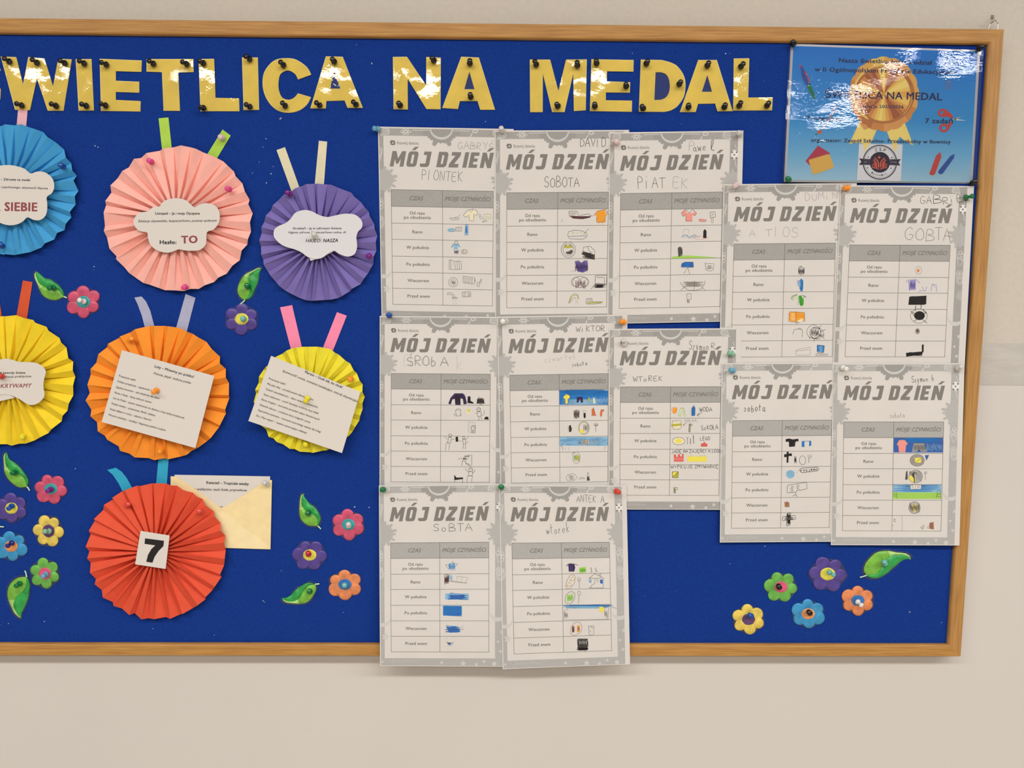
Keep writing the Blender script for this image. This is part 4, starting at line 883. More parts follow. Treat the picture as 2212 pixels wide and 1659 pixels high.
worksheet(A3_, q4('113,583 925,570 905,1483 102,1498'), 2, 'planner sheet with a pink shirt and green ground, right end of the top row', [
 ('pink shirt and a block', 'f r 600,735 630,712 640,740 638,800 682,800 682,740 700,735 690,712 716,740 705,758 684,750 684,805 632,805 634,745 612,768;f r 636,738 682,738 682,802 634,802;l G 3 597,738 630,708 660,738 685,708 718,740 705,760 684,748;l G 3 597,738 612,768 634,745 632,803;l M 2.5 632,803 645,798 658,804 670,798 682,806;f r 734,792 748,784 798,794 790,806 746,806;l M 2 734,792 748,784 798,794 790,806 746,806 734,792;l G 3 826,732 866,728 868,770 828,776 826,732;l G 2.5 833,772 838,818 850,815 850,775;l G 2 835,760 855,745;l G 2 840,745 850,745'),
 ('blue waves and a dark tower', 'l g 2 612,905 614,868 655,868 658,900;z b 2.5 600,915 715,935 8;l C 3 600,935 610,915 640,912 660,940 690,915 715,912;l r 2.5 680,935 730,948 790,945 818,928;l r 2.5 720,920 780,918;f k 770,938 772,880 785,865 797,882 797,938;l G 2 690,930 745,926'),
 ('dark fir on green grass', 'f N 520,1102 522,1085 560,1082 640,1076 760,1082 880,1092 880,1098;z k 3 570,1010 605,1085 9;l N 3 522,1092 700,1092;l N 3 530,1086 650,1082;f G 578,1010 588,1004 604,1030 598,1050 590,1085 572,1085 575,1050 568,1035'),
 ('blue table and a cup', 'f C 595,1168 600,1140 625,1128 690,1130 694,1170;s b 3 600,1135 690,1168 8;l G 2.5 595,1168 600,1140 625,1128 692,1128 694,1172 595,1172;l G 2.5 645,1175 615,1222;l G 2.5 648,1175 666,1226;l G 2.5 786,1130 792,1190 822,1202 850,1190 858,1142 786,1142;s g 2 795,1155 850,1185 7'),
 ('pencil bowl', 'l G 3 588,1290 610,1325 650,1350 700,1356 750,1345 780,1310 784,1278;s g 2.5 605,1285 775,1325 12;l G 3 702,1278 698,1355;l G 2.5 590,1352 630,1325;l G 2.5 785,1352 760,1330'),
 ('small pencil lamp', 'l G 3 640,1383 675,1380 675,1425 642,1425 640,1383;l G 2.5 642,1425 645,1455 660,1455 660,1425;l G 2 650,1400 660,1405;z G 2 645,1428 658,1452 5')],
 't g 3 P 652,245 712,245 70;t G 3.5 awe 690,250 800,238 75;t k 4 l 822,238 888,236 78;t G 3.5 PiAT 245,540 470,540 92;t g 3 EK 525,540 650,545 88')
worksheet(B4, q4('187,567 1075,573 1066,1542 185,1538'), 3, 'planner sheet with a dark purple sweater and boot, left of the middle row', [
 ('dark purple sweater, boot and skirt', 'f m 755,745 830,745 850,770 866,838 836,846 828,795 808,790 806,852 762,852 756,795 735,800 720,845 698,838 718,785;z k 2 758,750 808,850 14;l m 3 745,765 712,842;l m 3 838,765 852,840;f k 872,772 896,772 898,812 925,828 922,838 870,832;f G 950,838 962,790 1010,788 1025,838;z k 3 955,792 1020,838 12;l k 2.5 966,790 972,775 985,785;l k 3 978,845 1002,848;o k 847,755 3,3'),
 ('robot, yellow sun and a figure', 'l G 2.5 765,895 808,895 808,945 768,950 765,895;l G 2.5 758,905 775,885 795,880 815,905;l G 2.5 750,930 772,928 772,948 752,946 750,930;l G 2.5 800,928 815,930 812,948 800,948;o c 882,905 22,26;z y 4 870,885 892,918 7;e k 3 970,890 17,18;z G 2 960,880 985,895 5;l k 3 957,910 995,910 990,950 960,952 957,910;l k 2.5 938,925 957,925;l k 2.5 997,945 1015,935 1022,915 1018,895;l k 2.5 970,952 975,990;l k 2.5 990,952 1000,985;f k 1018,978 1030,955 1055,955 1060,980'),
 ('pencil phones', 'l g 2.5 877,1005 940,1010 938,1100 877,1092 877,1005;s h 2 882,1020 900,1085 8;l G 4 912,1035 935,1032 942,1045 936,1100 908,1098 905,1045 912,1035;l k 3 915,1042 928,1042 930,1062;e k 3 921,1082 7,9'),
 ('two stick figures with a phone', 'l k 2.5 665,1128 690,1158;e k 3 715,1122 14,13;l k 3 702,1138 728,1138 718,1192 692,1190 702,1138;l k 2.5 728,1158 762,1152;l k 2.5 680,1185 712,1192;l k 2.5 680,1190 672,1258;l k 2.5 710,1195 704,1255;f k 764,1135 785,1132 787,1178 765,1178;l k 2 787,1165 825,1178;e k 3 836,1143 11,11;l k 3 828,1158 852,1155 852,1198 832,1200 828,1158;l k 2.5 855,1160 878,1135;l k 2.5 858,1195 875,1172;l k 2.5 835,1200 828,1245;l k 2.5 855,1200 850,1248'),
 ('figure under a shower', 'l k 3 865,1300 910,1298 908,1390;l k 6 842,1308 888,1310;e k 3 845,1330 14,12;f G 832,1325 858,1325 856,1335 834,1335;l k 2.5 808,1318 828,1340;l k 2.5 862,1345 878,1322;l k 3 825,1350 855,1355 858,1385;l k 3 825,1350 818,1392;l k 3 850,1365 875,1385 885,1395;l k 3 870,1372 902,1398;o k 796,1333 4,4'),
 ('bed and a stick figure', 'f k 752,1475 765,1490 770,1500 830,1498 832,1512 775,1520 752,1522;l k 3 754,1515 756,1540;l k 3 825,1512 826,1548;e k 3 900,1428 17,18;l G 3 890,1420 912,1425;l k 3 882,1448 915,1445 912,1482 880,1484 882,1448;l k 3 848,1418 880,1450;l k 3 918,1462 940,1432;l k 2.5 868,1486 866,1545;l k 2.5 915,1484 908,1540;l k 2.5 868,1486 915,1484')],
 't h 2.5 Eb 300,500 400,500 90;t k 3.5 ŚROb 325,500 600,500 88;t k 3.5 A 628,500 700,500 90;t h 2.5 tkd 440,490 660,500 70;t h 3 k 765,540 835,535 130')
worksheet(B5, q4('170,582 1053,568 1050,1537 187,1550'), 4, 'planner sheet with a bright blue filled first row, second in the middle row', [
 ('clothes on a bright blue ground', 'F b 614,718 1052,848;s B 2.5 620,800 1045,845 14;s b 3 610,712 1052,760 16;z B 2 870,770 1050,845 26;f y 652,775 670,755 692,755 712,775 700,795 690,790 690,838 668,838 668,790 655,795;l k 3 652,775 668,757 678,762 692,752 714,775 712,800 695,795 692,842 668,842 666,795 650,795;f m 772,780 822,775 828,828 808,828 800,795 785,828 770,828;f Y 870,795 882,780 888,800 885,820 872,820;f c 918,790 930,782 940,835 920,835;l N 3 918,790 930,782;l k 2 872,780 868,812 880,824'),
 ('pencil potato, tube and red shapes', 'o g 768,932 26,40;z G 3 745,895 795,970 12;l G 2 830,900 850,900 850,920 830,925 830,900;f k 832,922 850,920 852,958 840,972 832,955;f O 905,890 925,880 938,930 945,942 905,942;l M 3 905,890 920,875 935,930 945,945 900,945;l M 3 920,870 922,890;f O 985,895 1008,892 1015,905 1000,910 998,945 985,958 978,935;l M 3 985,895 1010,890 1018,905'),
 ('bottle, plate and fork', 'f k 702,1035 716,1028 722,1050 728,1058 720,1090 702,1092;z G 2 692,1040 725,1088 5;e G 3 835,1055 48,58;e Y 4 835,1055 42,50;z g 3 830,1012 875,1090 8;o y 815,1085 18,18;l G 2.5 845,1020 855,1085;l k 3 925,1012 928,1035 942,1040 958,1030;l k 3 942,1010 942,1092;l k 3 932,1030 965,1030;l k 3 955,1010 955,1030'),
 ('pale blue pitch with a scoreboard', 'F B 616,1135 1052,1215;s b 2 620,1140 1050,1210 14;s B 3 610,1140 1052,1210 12;l G 3 622,1215 640,1225 648,1235 644,1255;l G 2.5 1030,1220 1020,1235 1022,1250;l B 3 670,1225 668,1255;l B 3 695,1225 702,1255;f h 818,1165 885,1163 885,1205 820,1205;l G 2.5 780,1165 885,1163 885,1205 780,1200 780,1165;l G 3 818,1165 818,1205;t k 3 A 790,1198 808,1198 28;t k 3 R2 830,1198 876,1198 26;t g 3 OR2 895,1198 980,1195 32;l G 2 810,1135 810,1160;l G 2 828,1135 828,1160;l G 2 845,1135 845,1160;l G 2.5 632,1215 642,1190 650,1212;l G 2.5 1035,1200 1044,1185 1050,1202'),
 ('green plate', 'e G 2.5 768,1322 34,52;z n 3 745,1295 795,1360 8;z Y 4 755,1290 790,1355 6;l G 2.5 725,1290 745,1272 770,1268;l C 3 750,1300 765,1320'),
 ('pencil fish, tap and cone', 'l G 2.5 675,1500 690,1475 720,1463 755,1472 775,1500 755,1522 715,1532 685,1525 675,1500;s g 2 695,1478 755,1520 9;l G 2.5 792,1520 795,1497 825,1500 848,1510 820,1508 806,1510 806,1522;l G 2.5 868,1450 862,1528 888,1525 872,1450;f G 866,1490 878,1490 886,1524 864,1526')],
 't G 4 WiKTOR 765,193 1025,190 52;t h 3 czwartek 480,470 770,430 50;t k 3 sobota 728,508 868,492 42')
worksheet(A7, q4('140,580 1007,573 978,1541 115,1547'), 5, 'planner sheet with an orange book and green top, upper row, partly covered on its left', [
 ('pencil scribble', 'z G 3 690,785 742,840 12;e k 2.5 714,808 25,35;e G 2.5 712,806 16,26;l G 2 688,772 720,770;l k 3 706,848 714,856'),
 ('blue strokes', 'z b 4 700,878 730,980 8;z B 4 680,890 708,950 6;z P 3 678,885 700,915 5;f b 706,880 722,878 724,985 710,985'),
 ('green top', 'f n 692,1022 716,1020 735,1085 732,1100 716,1112 704,1105 698,1050;l n 3 692,1030 686,1100;l n 4 680,1015 640,1030 628,1050 650,1058;l G 2.5 682,1010 635,1025 630,1048;z N 3 640,1025 680,1050 6;l G 3 718,1015 758,1038;z n 3 696,1030 735,1105 8;l G 3 735,1020 755,1030'),
 ('orange book', 'f o 612,1160 672,1158 742,1168 746,1240 672,1245 606,1235;s c 2.5 618,1170 670,1230 6;z O 2 675,1170 740,1215 7;l G 3 615,1160 672,1162 742,1166 744,1238 672,1248 608,1240 615,1160;l G 3 672,1162 670,1262 725,1238;l O 3 598,1185 612,1182;f c 676,1240 720,1214 735,1235 700,1250'),
 ('pencil frame and dark ball', 'l G 3 642,1352 655,1310 690,1306 725,1315 722,1375;l G 3 682,1308 700,1298 716,1308;e k 2.5 820,1330 58,58;e k 3 835,1340 48,50;e G 3 825,1340 38,45;e k 3 828,1340 22,26;e k 2.5 850,1345 55,48;z k 3 800,1310 860,1370 9;l k 3 860,1310 885,1275;l k 3 875,1330 920,1310;l k 3 825,1390 825,1412;l k 3 780,1372 790,1392;z k 2.5 865,1345 910,1375 7;l k 2.5 890,1365 912,1390'),
 ('pencil bed and blue screen', 'l g 3 668,1485 672,1530 790,1528 792,1480 668,1495 690,1478 740,1470 800,1462;f b 850,1445 910,1450 905,1505 852,1500;s B 3 855,1452 905,1500 7;l k 3 850,1443 912,1448 906,1508 850,1504 850,1443;l G 2.5 862,1505 862,1518 892,1520 892,1508;l k 2.5 838,1530 845,1515 930,1522 942,1515 938,1530 838,1532 838,1530')],
 't v 3 DUMiN 745,215 1030,192 62;t g 2.5 A 270,518 325,516 58;t g 3 T 405,515 470,513 62;t g 2.5 IOS 480,520 690,525 80')
worksheet(B6, q4('155,562 992,560 975,1467 150,1465'), 6, 'planner sheet with a blue bottle, red bricks and yellow patch, third in the middle row', [
 ('orange shirt, green trousers and blue bottle', 'f o 590,740 622,736 628,760 618,780 592,780;l O 3 578,755 590,735 625,735 628,755 618,758 618,782 592,782 592,756 580,762;l N 4 655,742 680,740 690,785 705,800 695,812 680,790 668,755 655,790 662,805 640,805 640,780 655,742;l A 2.5 652,740 682,738 692,788;l N 3 636,795 660,808;f b 750,735 778,733 776,800 748,802;l k 2.5 750,735 778,733 776,802 748,803 750,735;f b 760,722 772,720 772,735 760,735;l G 3 757,735 765,715 774,735;l k 3 795,800 835,775;l k 3 812,780 795,797 812,808;t G 3.5 WODA 815,768 920,765 36;l B 2 738,745 735,790;z b 3 752,740 775,798 7'),
 ('sandwich, small flag and words', 'f c 590,845 655,842 662,895 648,912 600,915 585,895;f Y 585,872 665,868 662,885 586,890;l k 2.5 590,845 660,842 662,900 640,915 600,915 583,890 590,845;l Y 4 578,880 668,872;l Y 3 580,892 668,882;z P 2 595,848 655,868 8;t g 2.5 DUŁKA 688,855 790,855 25;l G 2.5 710,862 680,880;l G 2.5 685,868 678,882 692,888;l A 7 730,870 728,940;l A 5 728,880 755,885;l k 3 740,868 736,940 725,938 730,870 755,875;t G 3.5 SzKOŁA 828,922 970,915 40'),
 ('plate, cutlery and red bricks', 'o c 640,1014 50,30;o y 640,1012 26,18;e G 3 640,1014 51,31;l k 3 708,980 712,1000 720,980;l k 3 714,995 714,1040;l k 4 740,990 738,1040;l k 4 763,965 765,1035;l k 5 762,968 764,990;t k 3 LEGO 820,1008 902,1006 30;f R 828,1040 840,1030 850,1030 850,1022 862,1022 864,1035 880,1035 880,1060 828,1060;z R 3 830,1038 878,1058 8;l k 2 828,1060 828,1036'),
 ('red bricks and a yellow patch under capitals', 't k 3 JADĘ 580,1115 665,1112 27;t k 3 NA 680,1112 718,1110 25;t k 3 ZAJĘŃCIA 728,1112 905,1110 26;t k 3 LEGO 918,1108 988,1112 26;f R 600,1185 600,1125 618,1125 620,1145 635,1145 635,1122 650,1122 652,1142 668,1142 668,1120 682,1120 682,1185;z r 2.5 602,1145 680,1183 12;z y 5 712,1130 875,1185 26;F y 715,1145 870,1185'),
 ('yellow sandwich square under capitals', 't k 3 WYPKUJE 575,1242 760,1240 27;t k 3 ZMYWARKĘ 772,1240 970,1238 26;f Y 590,1272 638,1268 636,1320 592,1318;f y 592,1275 630,1270 596,1310;l k 3 588,1270 638,1268 636,1320 588,1318 588,1270;l k 3 590,1315 636,1272'),
 ('small green flag', 'l A 8 608,1400 606,1450;l A 5 610,1402 635,1405;l A 4 610,1418 636,1418;l k 2.5 600,1398 602,1448;l k 2.5 612,1420 618,1448')],
 't k 3 Szymon 725,250 895,262 75;t k 3 R 910,245 945,245 45;t G 3.5 WToREK 262,520 508,510 40')
worksheet(A8, q4('180,588 1038,592 990,1545 140,1543'), 7, 'planner sheet with black blocks and a violet shirt, top right under the blue poster', [
 ('egg in a circle', 'e g 3 768,805 26,34;o O 764,808 8,11;e o 3 766,805 12,16'),
 ('violet shirt, socks and trousers', 'f P 690,885 745,882 742,972 695,975;z p 2.5 692,890 740,975 14;l p 4 682,888 690,978;l P 6 688,885 658,905;l P 6 748,885 780,915;l p 2.5 715,885 728,905 745,880;l P 5 800,945 815,985;l P 5 770,985 800,978;l P 5 835,945 832,975 815,982;l P 5 882,925 874,985;l P 5 882,925 918,928 922,988;l p 2.5 885,925 905,940 900,950'),
 ('black block with legs', 'f k 688,1030 830,1022 832,1092 815,1100 680,1100;l k 5 832,1022 830,1095;l k 5 745,1105 738,1155;l k 5 788,1100 790,1132;s k 4 685,1028 828,1098 9'),
 ('black wheel', 'e G 3 770,1195 72,62;o k 775,1192 46,38;l k 4 715,1160 840,1255;l k 4 835,1160 730,1240;l k 4 700,1150 745,1215;l k 4 800,1140 835,1175;s k 4 738,1170 812,1225 6'),
 ('small pencil circle', 'o g 758,1325 20,25;f k 748,1328 758,1308 770,1328'),
 ('black chair shape', 'f k 795,1440 812,1438 810,1505 795,1510;f k 660,1510 800,1498 800,1528 720,1535 662,1542;s k 4 662,1505 800,1535 5')],
 't k 3 GA 780,240 880,238 66;t k 4 B 890,240 965,238 80;t k 3.5 RiEL 975,245 1210,205 62;t G 3 GOB 645,545 905,560 108;t G 3 TA 905,548 1040,550 110', margin=(0, 0, 12, 0))
worksheet(B9, q4('168,548 1015,542 993,1460 158,1466'), 8, 'planner sheet with a black T-shirt and blue shorts, lower row beside the rightmost sheet', [
 ('black shirt and blue shorts', 'f k 622,705 652,700 680,708 728,702 732,722 705,728 700,768 650,772 648,728 620,728;s G 2 690,735 698,765 5;f b 758,725 780,722 782,772 758,772;f b 822,722 838,718 840,758 820,768;l b 4 760,724 838,722'),
 ('black cross, bottle, plate and fork', 'f k 628,815 645,812 648,830 672,825 675,850 646,850 644,905 628,908 630,858 608,860 608,835 630,832;z k 3 695,855 712,915 5;e G 3 704,860 8,8;e G 3 765,886 27,38;l G 3 812,850 815,868 838,862 842,838;l G 3 820,868 820,908;l G 2.5 822,838 828,860;l G 2.5 808,838 812,850'),
 ('blue patch with an arrow note', 'o B 660,1005 36,36;z B 5 628,975 695,1035 12;l h 2.5 708,998 742,965;l k 4 740,968 760,952 890,945 905,958 895,975 780,990 755,990 740,970;t k 4 rozjemn 750,980 895,970 24'),
 ('two figures on a board', 'l k 3 640,1098 720,1085 800,1075 803,1130 720,1145 700,1162 632,1162 635,1110 640,1098;e k 2.5 678,1116 9,9;l k 2.5 672,1128 680,1140 658,1158;l k 2.5 672,1140 690,1156;l k 2.5 655,1128 672,1130;e k 2.5 725,1105 11,9;l k 2.5 722,1115 722,1130;l k 2.5 715,1140 728,1125 740,1138;l k 3 708,1162 706,1178 680,1192;l k 3 706,1178 720,1196'),
 ('brown strokes', 'z w 5 612,1240 652,1288 9;o w 632,1262 20,24'),
 ('dark crossed shape', 'l k 4 628,1445 632,1340 665,1335 655,1442 628,1445;z k 3.5 635,1340 660,1440 10;l k 3.5 595,1370 700,1355 706,1388 592,1402 595,1370;s G 3 598,1368 700,1395 6')],
 't k 4 sobota 262,468 450,470 66', 1)
worksheet(B10, q4('168,558 1022,558 998,1490 158,1488'), 9, 'planner sheet with a dark blue first row and green pitch, lowest at the right edge', [
 ('clothes on a dark blue ground', 'F C 594,692 1015,820;s b 2.5 598,695 1012,730 14;z C 3 870,725 1012,815 30;z B 1.5 875,730 1008,812 18;f r 640,715 665,712 690,714 715,745 700,758 694,818 640,818 634,758 620,755;l R 2 634,758 640,818;f z 765,738 855,738 880,812 830,814 812,790 795,812 750,815;l k 3 762,738 858,740;z G 2.5 765,742 870,810 16;l k 4 902,752 904,780 925,784;l k 4 958,755 962,788 982,792;l G 3 640,712 660,698 690,706'),
 ('plate with toast and a blue shape', 'o z 795,886 60,50;z g 3 745,850 845,925 14;f y 775,865 828,862 830,905 778,908;l G 3 780,908 828,866;e G 3 795,886 61,50;f C 862,845 895,842 888,860 875,885;l k 2.5 862,845 895,842 875,886 862,845'),
 ('knife, plate and fork', 'f G 700,985 712,972 714,1050 692,1052;o h 782,1024 58,54;z z 4 785,975 832,1068 8;f y 728,1020 748,1018 770,1045 768,1075 740,1065 725,1045;z G 4 730,978 790,1010 9;f G 745,1010 770,980 775,1075 768,1078 765,1040;e G 3 782,1024 59,55;l G 3 855,985 858,1000 878,995 876,978;l G 2.5 865,978 865,1055'),
 ('blue and green pitch with scoreboard', 'F B 585,1090 1003,1160;F N 583,1160 1000,1216;s b 2.5 590,1095 1000,1155 12;s N 2.5 590,1165 995,1212 9;f W 736,1092 828,1090 828,1132 738,1134;l G 2.5 736,1092 828,1090 828,1132 738,1134 736,1092;l G 2.5 780,1092 780,1134;t G 3 5 745,1125 768,1125 26;t G 3 O 795,1122 815,1122 22;t G 2.5 On 695,1112 732,1112 20;t G 2.5 zm 838,1112 875,1112 18;l G 2.5 588,1155 620,1160 622,1212;l G 2.5 588,1110 602,1092;l G 2.5 590,1175 618,1180;l G 2.5 590,1190 618,1195;l G 2.5 958,1212 970,1145 992,1142 995,1212;l G 2.5 965,1175 995,1175;l G 2.5 960,1195 995,1195'),
 ('plate with yellow strips', 'o h 772,1290 48,50;f y 745,1268 758,1265 785,1318 770,1330;f y 775,1262 788,1262 808,1305 798,1318;z G 3 730,1250 815,1332 14;e G 3 772,1290 49,51'),
 ('pencil 2 and two brown figures', 't G 3 2 592,1410 615,1408 24;l g 2.5 665,1358 668,1488;l G 2 580,1435 590,1445 584,1452;l G 2.5 820,1462 832,1450 835,1475;l G 2.5 838,1478 842,1440 855,1438 850,1472;f w 900,1420 935,1415 938,1475 925,1475 898,1468;l M 2.5 880,1455 900,1445 902,1420 938,1415;l M 2.5 878,1462 900,1466;l M 2.5 920,1430 918,1470')],
 't G 3.5 Szymon.h 748,222 940,212 52;t g 3 sobota 560,525 690,522 50', 1)
worksheet(B11, q4('165,538 965,532 965,1427 170,1425'), 10, 'lowest left planner sheet with blue scribbled strokes in most rows', [
 ('blue tulip scribble', 'f B 638,705 690,700 680,750 645,750;z b 2.5 638,700 690,765 9;l G 2.5 612,718 632,712 645,742;l G 2.5 612,718 635,748 650,735;l G 2.5 665,702 672,685 682,712 712,704 700,722 680,742;l B 3 645,760 675,765'),
 ('dark brush with blue drops', 'z M 3.5 605,800 638,872 10;l k 3 605,798 640,795 638,860 605,875 605,798;z B 3 645,790 668,845 6;l g 2.5 640,845 700,850 770,866 795,820 700,812;l k 2.5 650,852 790,866;l g 2 705,812 708,845;l g 2 745,815 742,850'),
 ('blue rectangle', 'f b 612,960 620,975 720,1000 800,1003 802,970 740,962 655,945;F B 610,950 800,998;s b 5 618,965 795,998 8;l C 3 655,945 700,952 800,968;s C 3 625,960 790,995 6'),
 ('blue rectangle', 'F b 592,1052 745,1130;s C 3 595,1058 742,1130 9;s b 4 590,1050 748,1135 9;l B 2 588,1050 750,1052'),
 ('blue hatching', 's b 5 618,1215 735,1268 8;f b 615,1218 720,1235 735,1262 640,1262;s C 3 610,1225 730,1265 7;l G 3 605,1245 758,1243;l g 2.5 622,1195 620,1225;l g 2.5 750,1205 752,1230'),
 ('small blue bowl', 'f C 628,1350 662,1352 650,1368 638,1366;l G 3 620,1342 640,1372 660,1372 680,1342;l G 2.5 625,1350 665,1352;l g 2 625,1312 626,1322')],
 't G 3.5 SoBTA 508,445 830,440 62', 1)
worksheet(B12, q4('172,540 967,532 985,1415 190,1443'), 11, 'lowest planner sheet hanging over the frame, with violet shirt and house drawings', [
 ('violet shirt, green shorts and shoes', 'f m 630,712 655,706 682,712 688,740 680,772 636,772 634,740;l p 4 632,715 618,728;l p 4 680,712 708,718;l k 2.5 615,728 630,708 655,706 660,716 672,706 712,722;l p 3 650,720 648,768;l p 3 665,720 662,768;f N 722,740 776,732 776,780 720,782;z n 2.5 724,742 774,778 12;l n 3 748,738 746,785;l G 4 816,738 820,758 824,775 815,778;l G 3 855,738 856,775 866,772 862,755'),
 ('plate of toast, fork and a house', 'l w 3 680,798 650,800 622,840 610,885 618,912 650,908 680,870 690,820 680,798;f c 645,845 670,812 684,840;l w 3 645,845 668,812 685,840 645,845;f c 620,890 640,855 658,880;l w 3 620,892 640,855 660,885 620,892;l G 2.5 705,822 708,848 730,850 732,825;l G 2.5 718,812 722,908;l G 3 800,828 848,788 920,825 800,828;l G 2.5 882,808 888,785 898,788 895,812;l C 3 805,832 802,862;l C 3 918,825 915,905;l G 2.5 800,905 822,898 818,885 838,875 850,865;f B 802,838 820,838 820,862 804,862;f b 890,838 912,836 912,870 892,868;z C 2.5 890,838 912,868 6;z C 2 802,838 820,862 5;l G 2.5 848,862 848,838 872,838 872,860;l G 2.5 800,905 915,905'),
 ('green plate and a spoon', 'l G 3 640,938 612,965 605,1010 620,1035 655,1032 682,995 686,950 665,934 640,938;f N 622,965 645,955 640,1015 622,1018;f N 655,950 672,955 660,1012 648,1010;z n 2.5 625,960 672,1012 7;e G 2.5 720,948 12,18;l G 2.5 718,966 716,1032'),
 ('blue sky, yellow sun and posts', 'F b 592,1044 972,1054;s b 3 592,1042 1000,1062 6;s B 3 595,1055 975,1072 6;l b 3 960,1050 1025,1072;o y 902,1078 20,22;z y 4 885,1060 920,1108 7;l G 2.5 595,1165 598,1095 610,1082 632,1080;l G 2 600,1165 960,1160;z g 3 600,1100 628,1150 6;l G 2.5 925,1075 962,1052 955,1155;z g 3 925,1080 950,1150 5'),
 ('plate with two brown sausages and a bag', 'l w 3 700,1182 670,1198 652,1235 650,1275 665,1292 695,1290 735,1262 745,1215 728,1188 700,1182;f w 662,1215 682,1215 680,1265 662,1268;z M 3 664,1218 680,1265 5;f o 705,1212 728,1210 722,1262 702,1265;z w 3 705,1215 725,1262 5;l G 2.5 798,1208 800,1288 840,1285 840,1212;l G 2.5 800,1222 822,1218 835,1212;l G 2.5 820,1212 825,1232 835,1228;l G 2.5 812,1250 812,1265'),
 ('black scribbled square', 'F G 708,1318 790,1405;z k 3 705,1315 795,1400 14;s k 5 702,1392 795,1412 8;l k 3 768,1415 772,1430;z W 2 718,1330 785,1370 7')],
 't G 3 ANTEK.A 698,205 925,208 56;t G 3 wtorek 455,470 645,450 78', 1)

# pins on the sheets
def sp(color, cr, b, h, lv, label):
    q = crop(cr, b); pin(color, q, crop(cr, h) if h else None, sheet_h(q[0], q[1], lv)-.0005, f'{color} push pin {label}')
sp('light blue', K3, (1440, 203), (1410, 198), 0, 'top left of the planner sheet with the cream shirt')
sp('clear', A2_, (90, 118), (84, 100), 1, 'at the top left corner of the orange shirt planner sheet')
sp('pale pink', A2_, (1007, 212), (1000, 205), 2, 'at the top left corner of the pink shirt planner sheet')
sp('clear', A3_, (1066, 108), (1054, 98), 2, 'at the top right corner of the pink shirt planner sheet')
sp('pale pink', A7, (158, 78), (145, 88), 5, 'on the planner sheet with the orange book')
sp('orange', A8, (165, 103), (128, 103), 7, 'top left of the planner sheet with black blocks')
sp('green', A8, (1170, 185), (1228, 172), 7, 'at the right edge beside the name in capitals')
sp('blue', B4, (170, 47), (165, 42), 3, 'top left of the planner sheet with the dark sweater')
sp('white', B5, (110, 104), (106, 100), 4, 'top left of the bright blue row planner sheet')
sp('orange', B5, (1195, 106), (1168, 102), 4, 'top right of the bright blue row planner sheet')
sp('clear', B6, (188, 205), (178, 165), 6, 'beside the logo of the planner sheet with red bricks')
sp('pale green', B6, (1088, 288), (1052, 275), 6, 'top right of the planner sheet with red bricks')
sp('light blue', B9, (175, 122), (145, 112), 8, 'top left of the planner sheet with the black T-shirt')
sp('white', B10, (160, 97), (190, 108), 9, 'top left of the lowest right planner sheet')
sp('clear', B10, (1142, 104), (1172, 87), 9, 'top right of the lowest right planner sheet')
sp('green', B11, (106, 104), (97, 106), 10, 'top left of the planner sheet with blue scribbles')
sp('green', B11, (1068, 84), (1062, 80), 11, 'between the two lowest planner sheets at their top')
sp('red', B12, (1022, 116), (1042, 125), 11, 'top right of the planner sheet hanging over the frame')

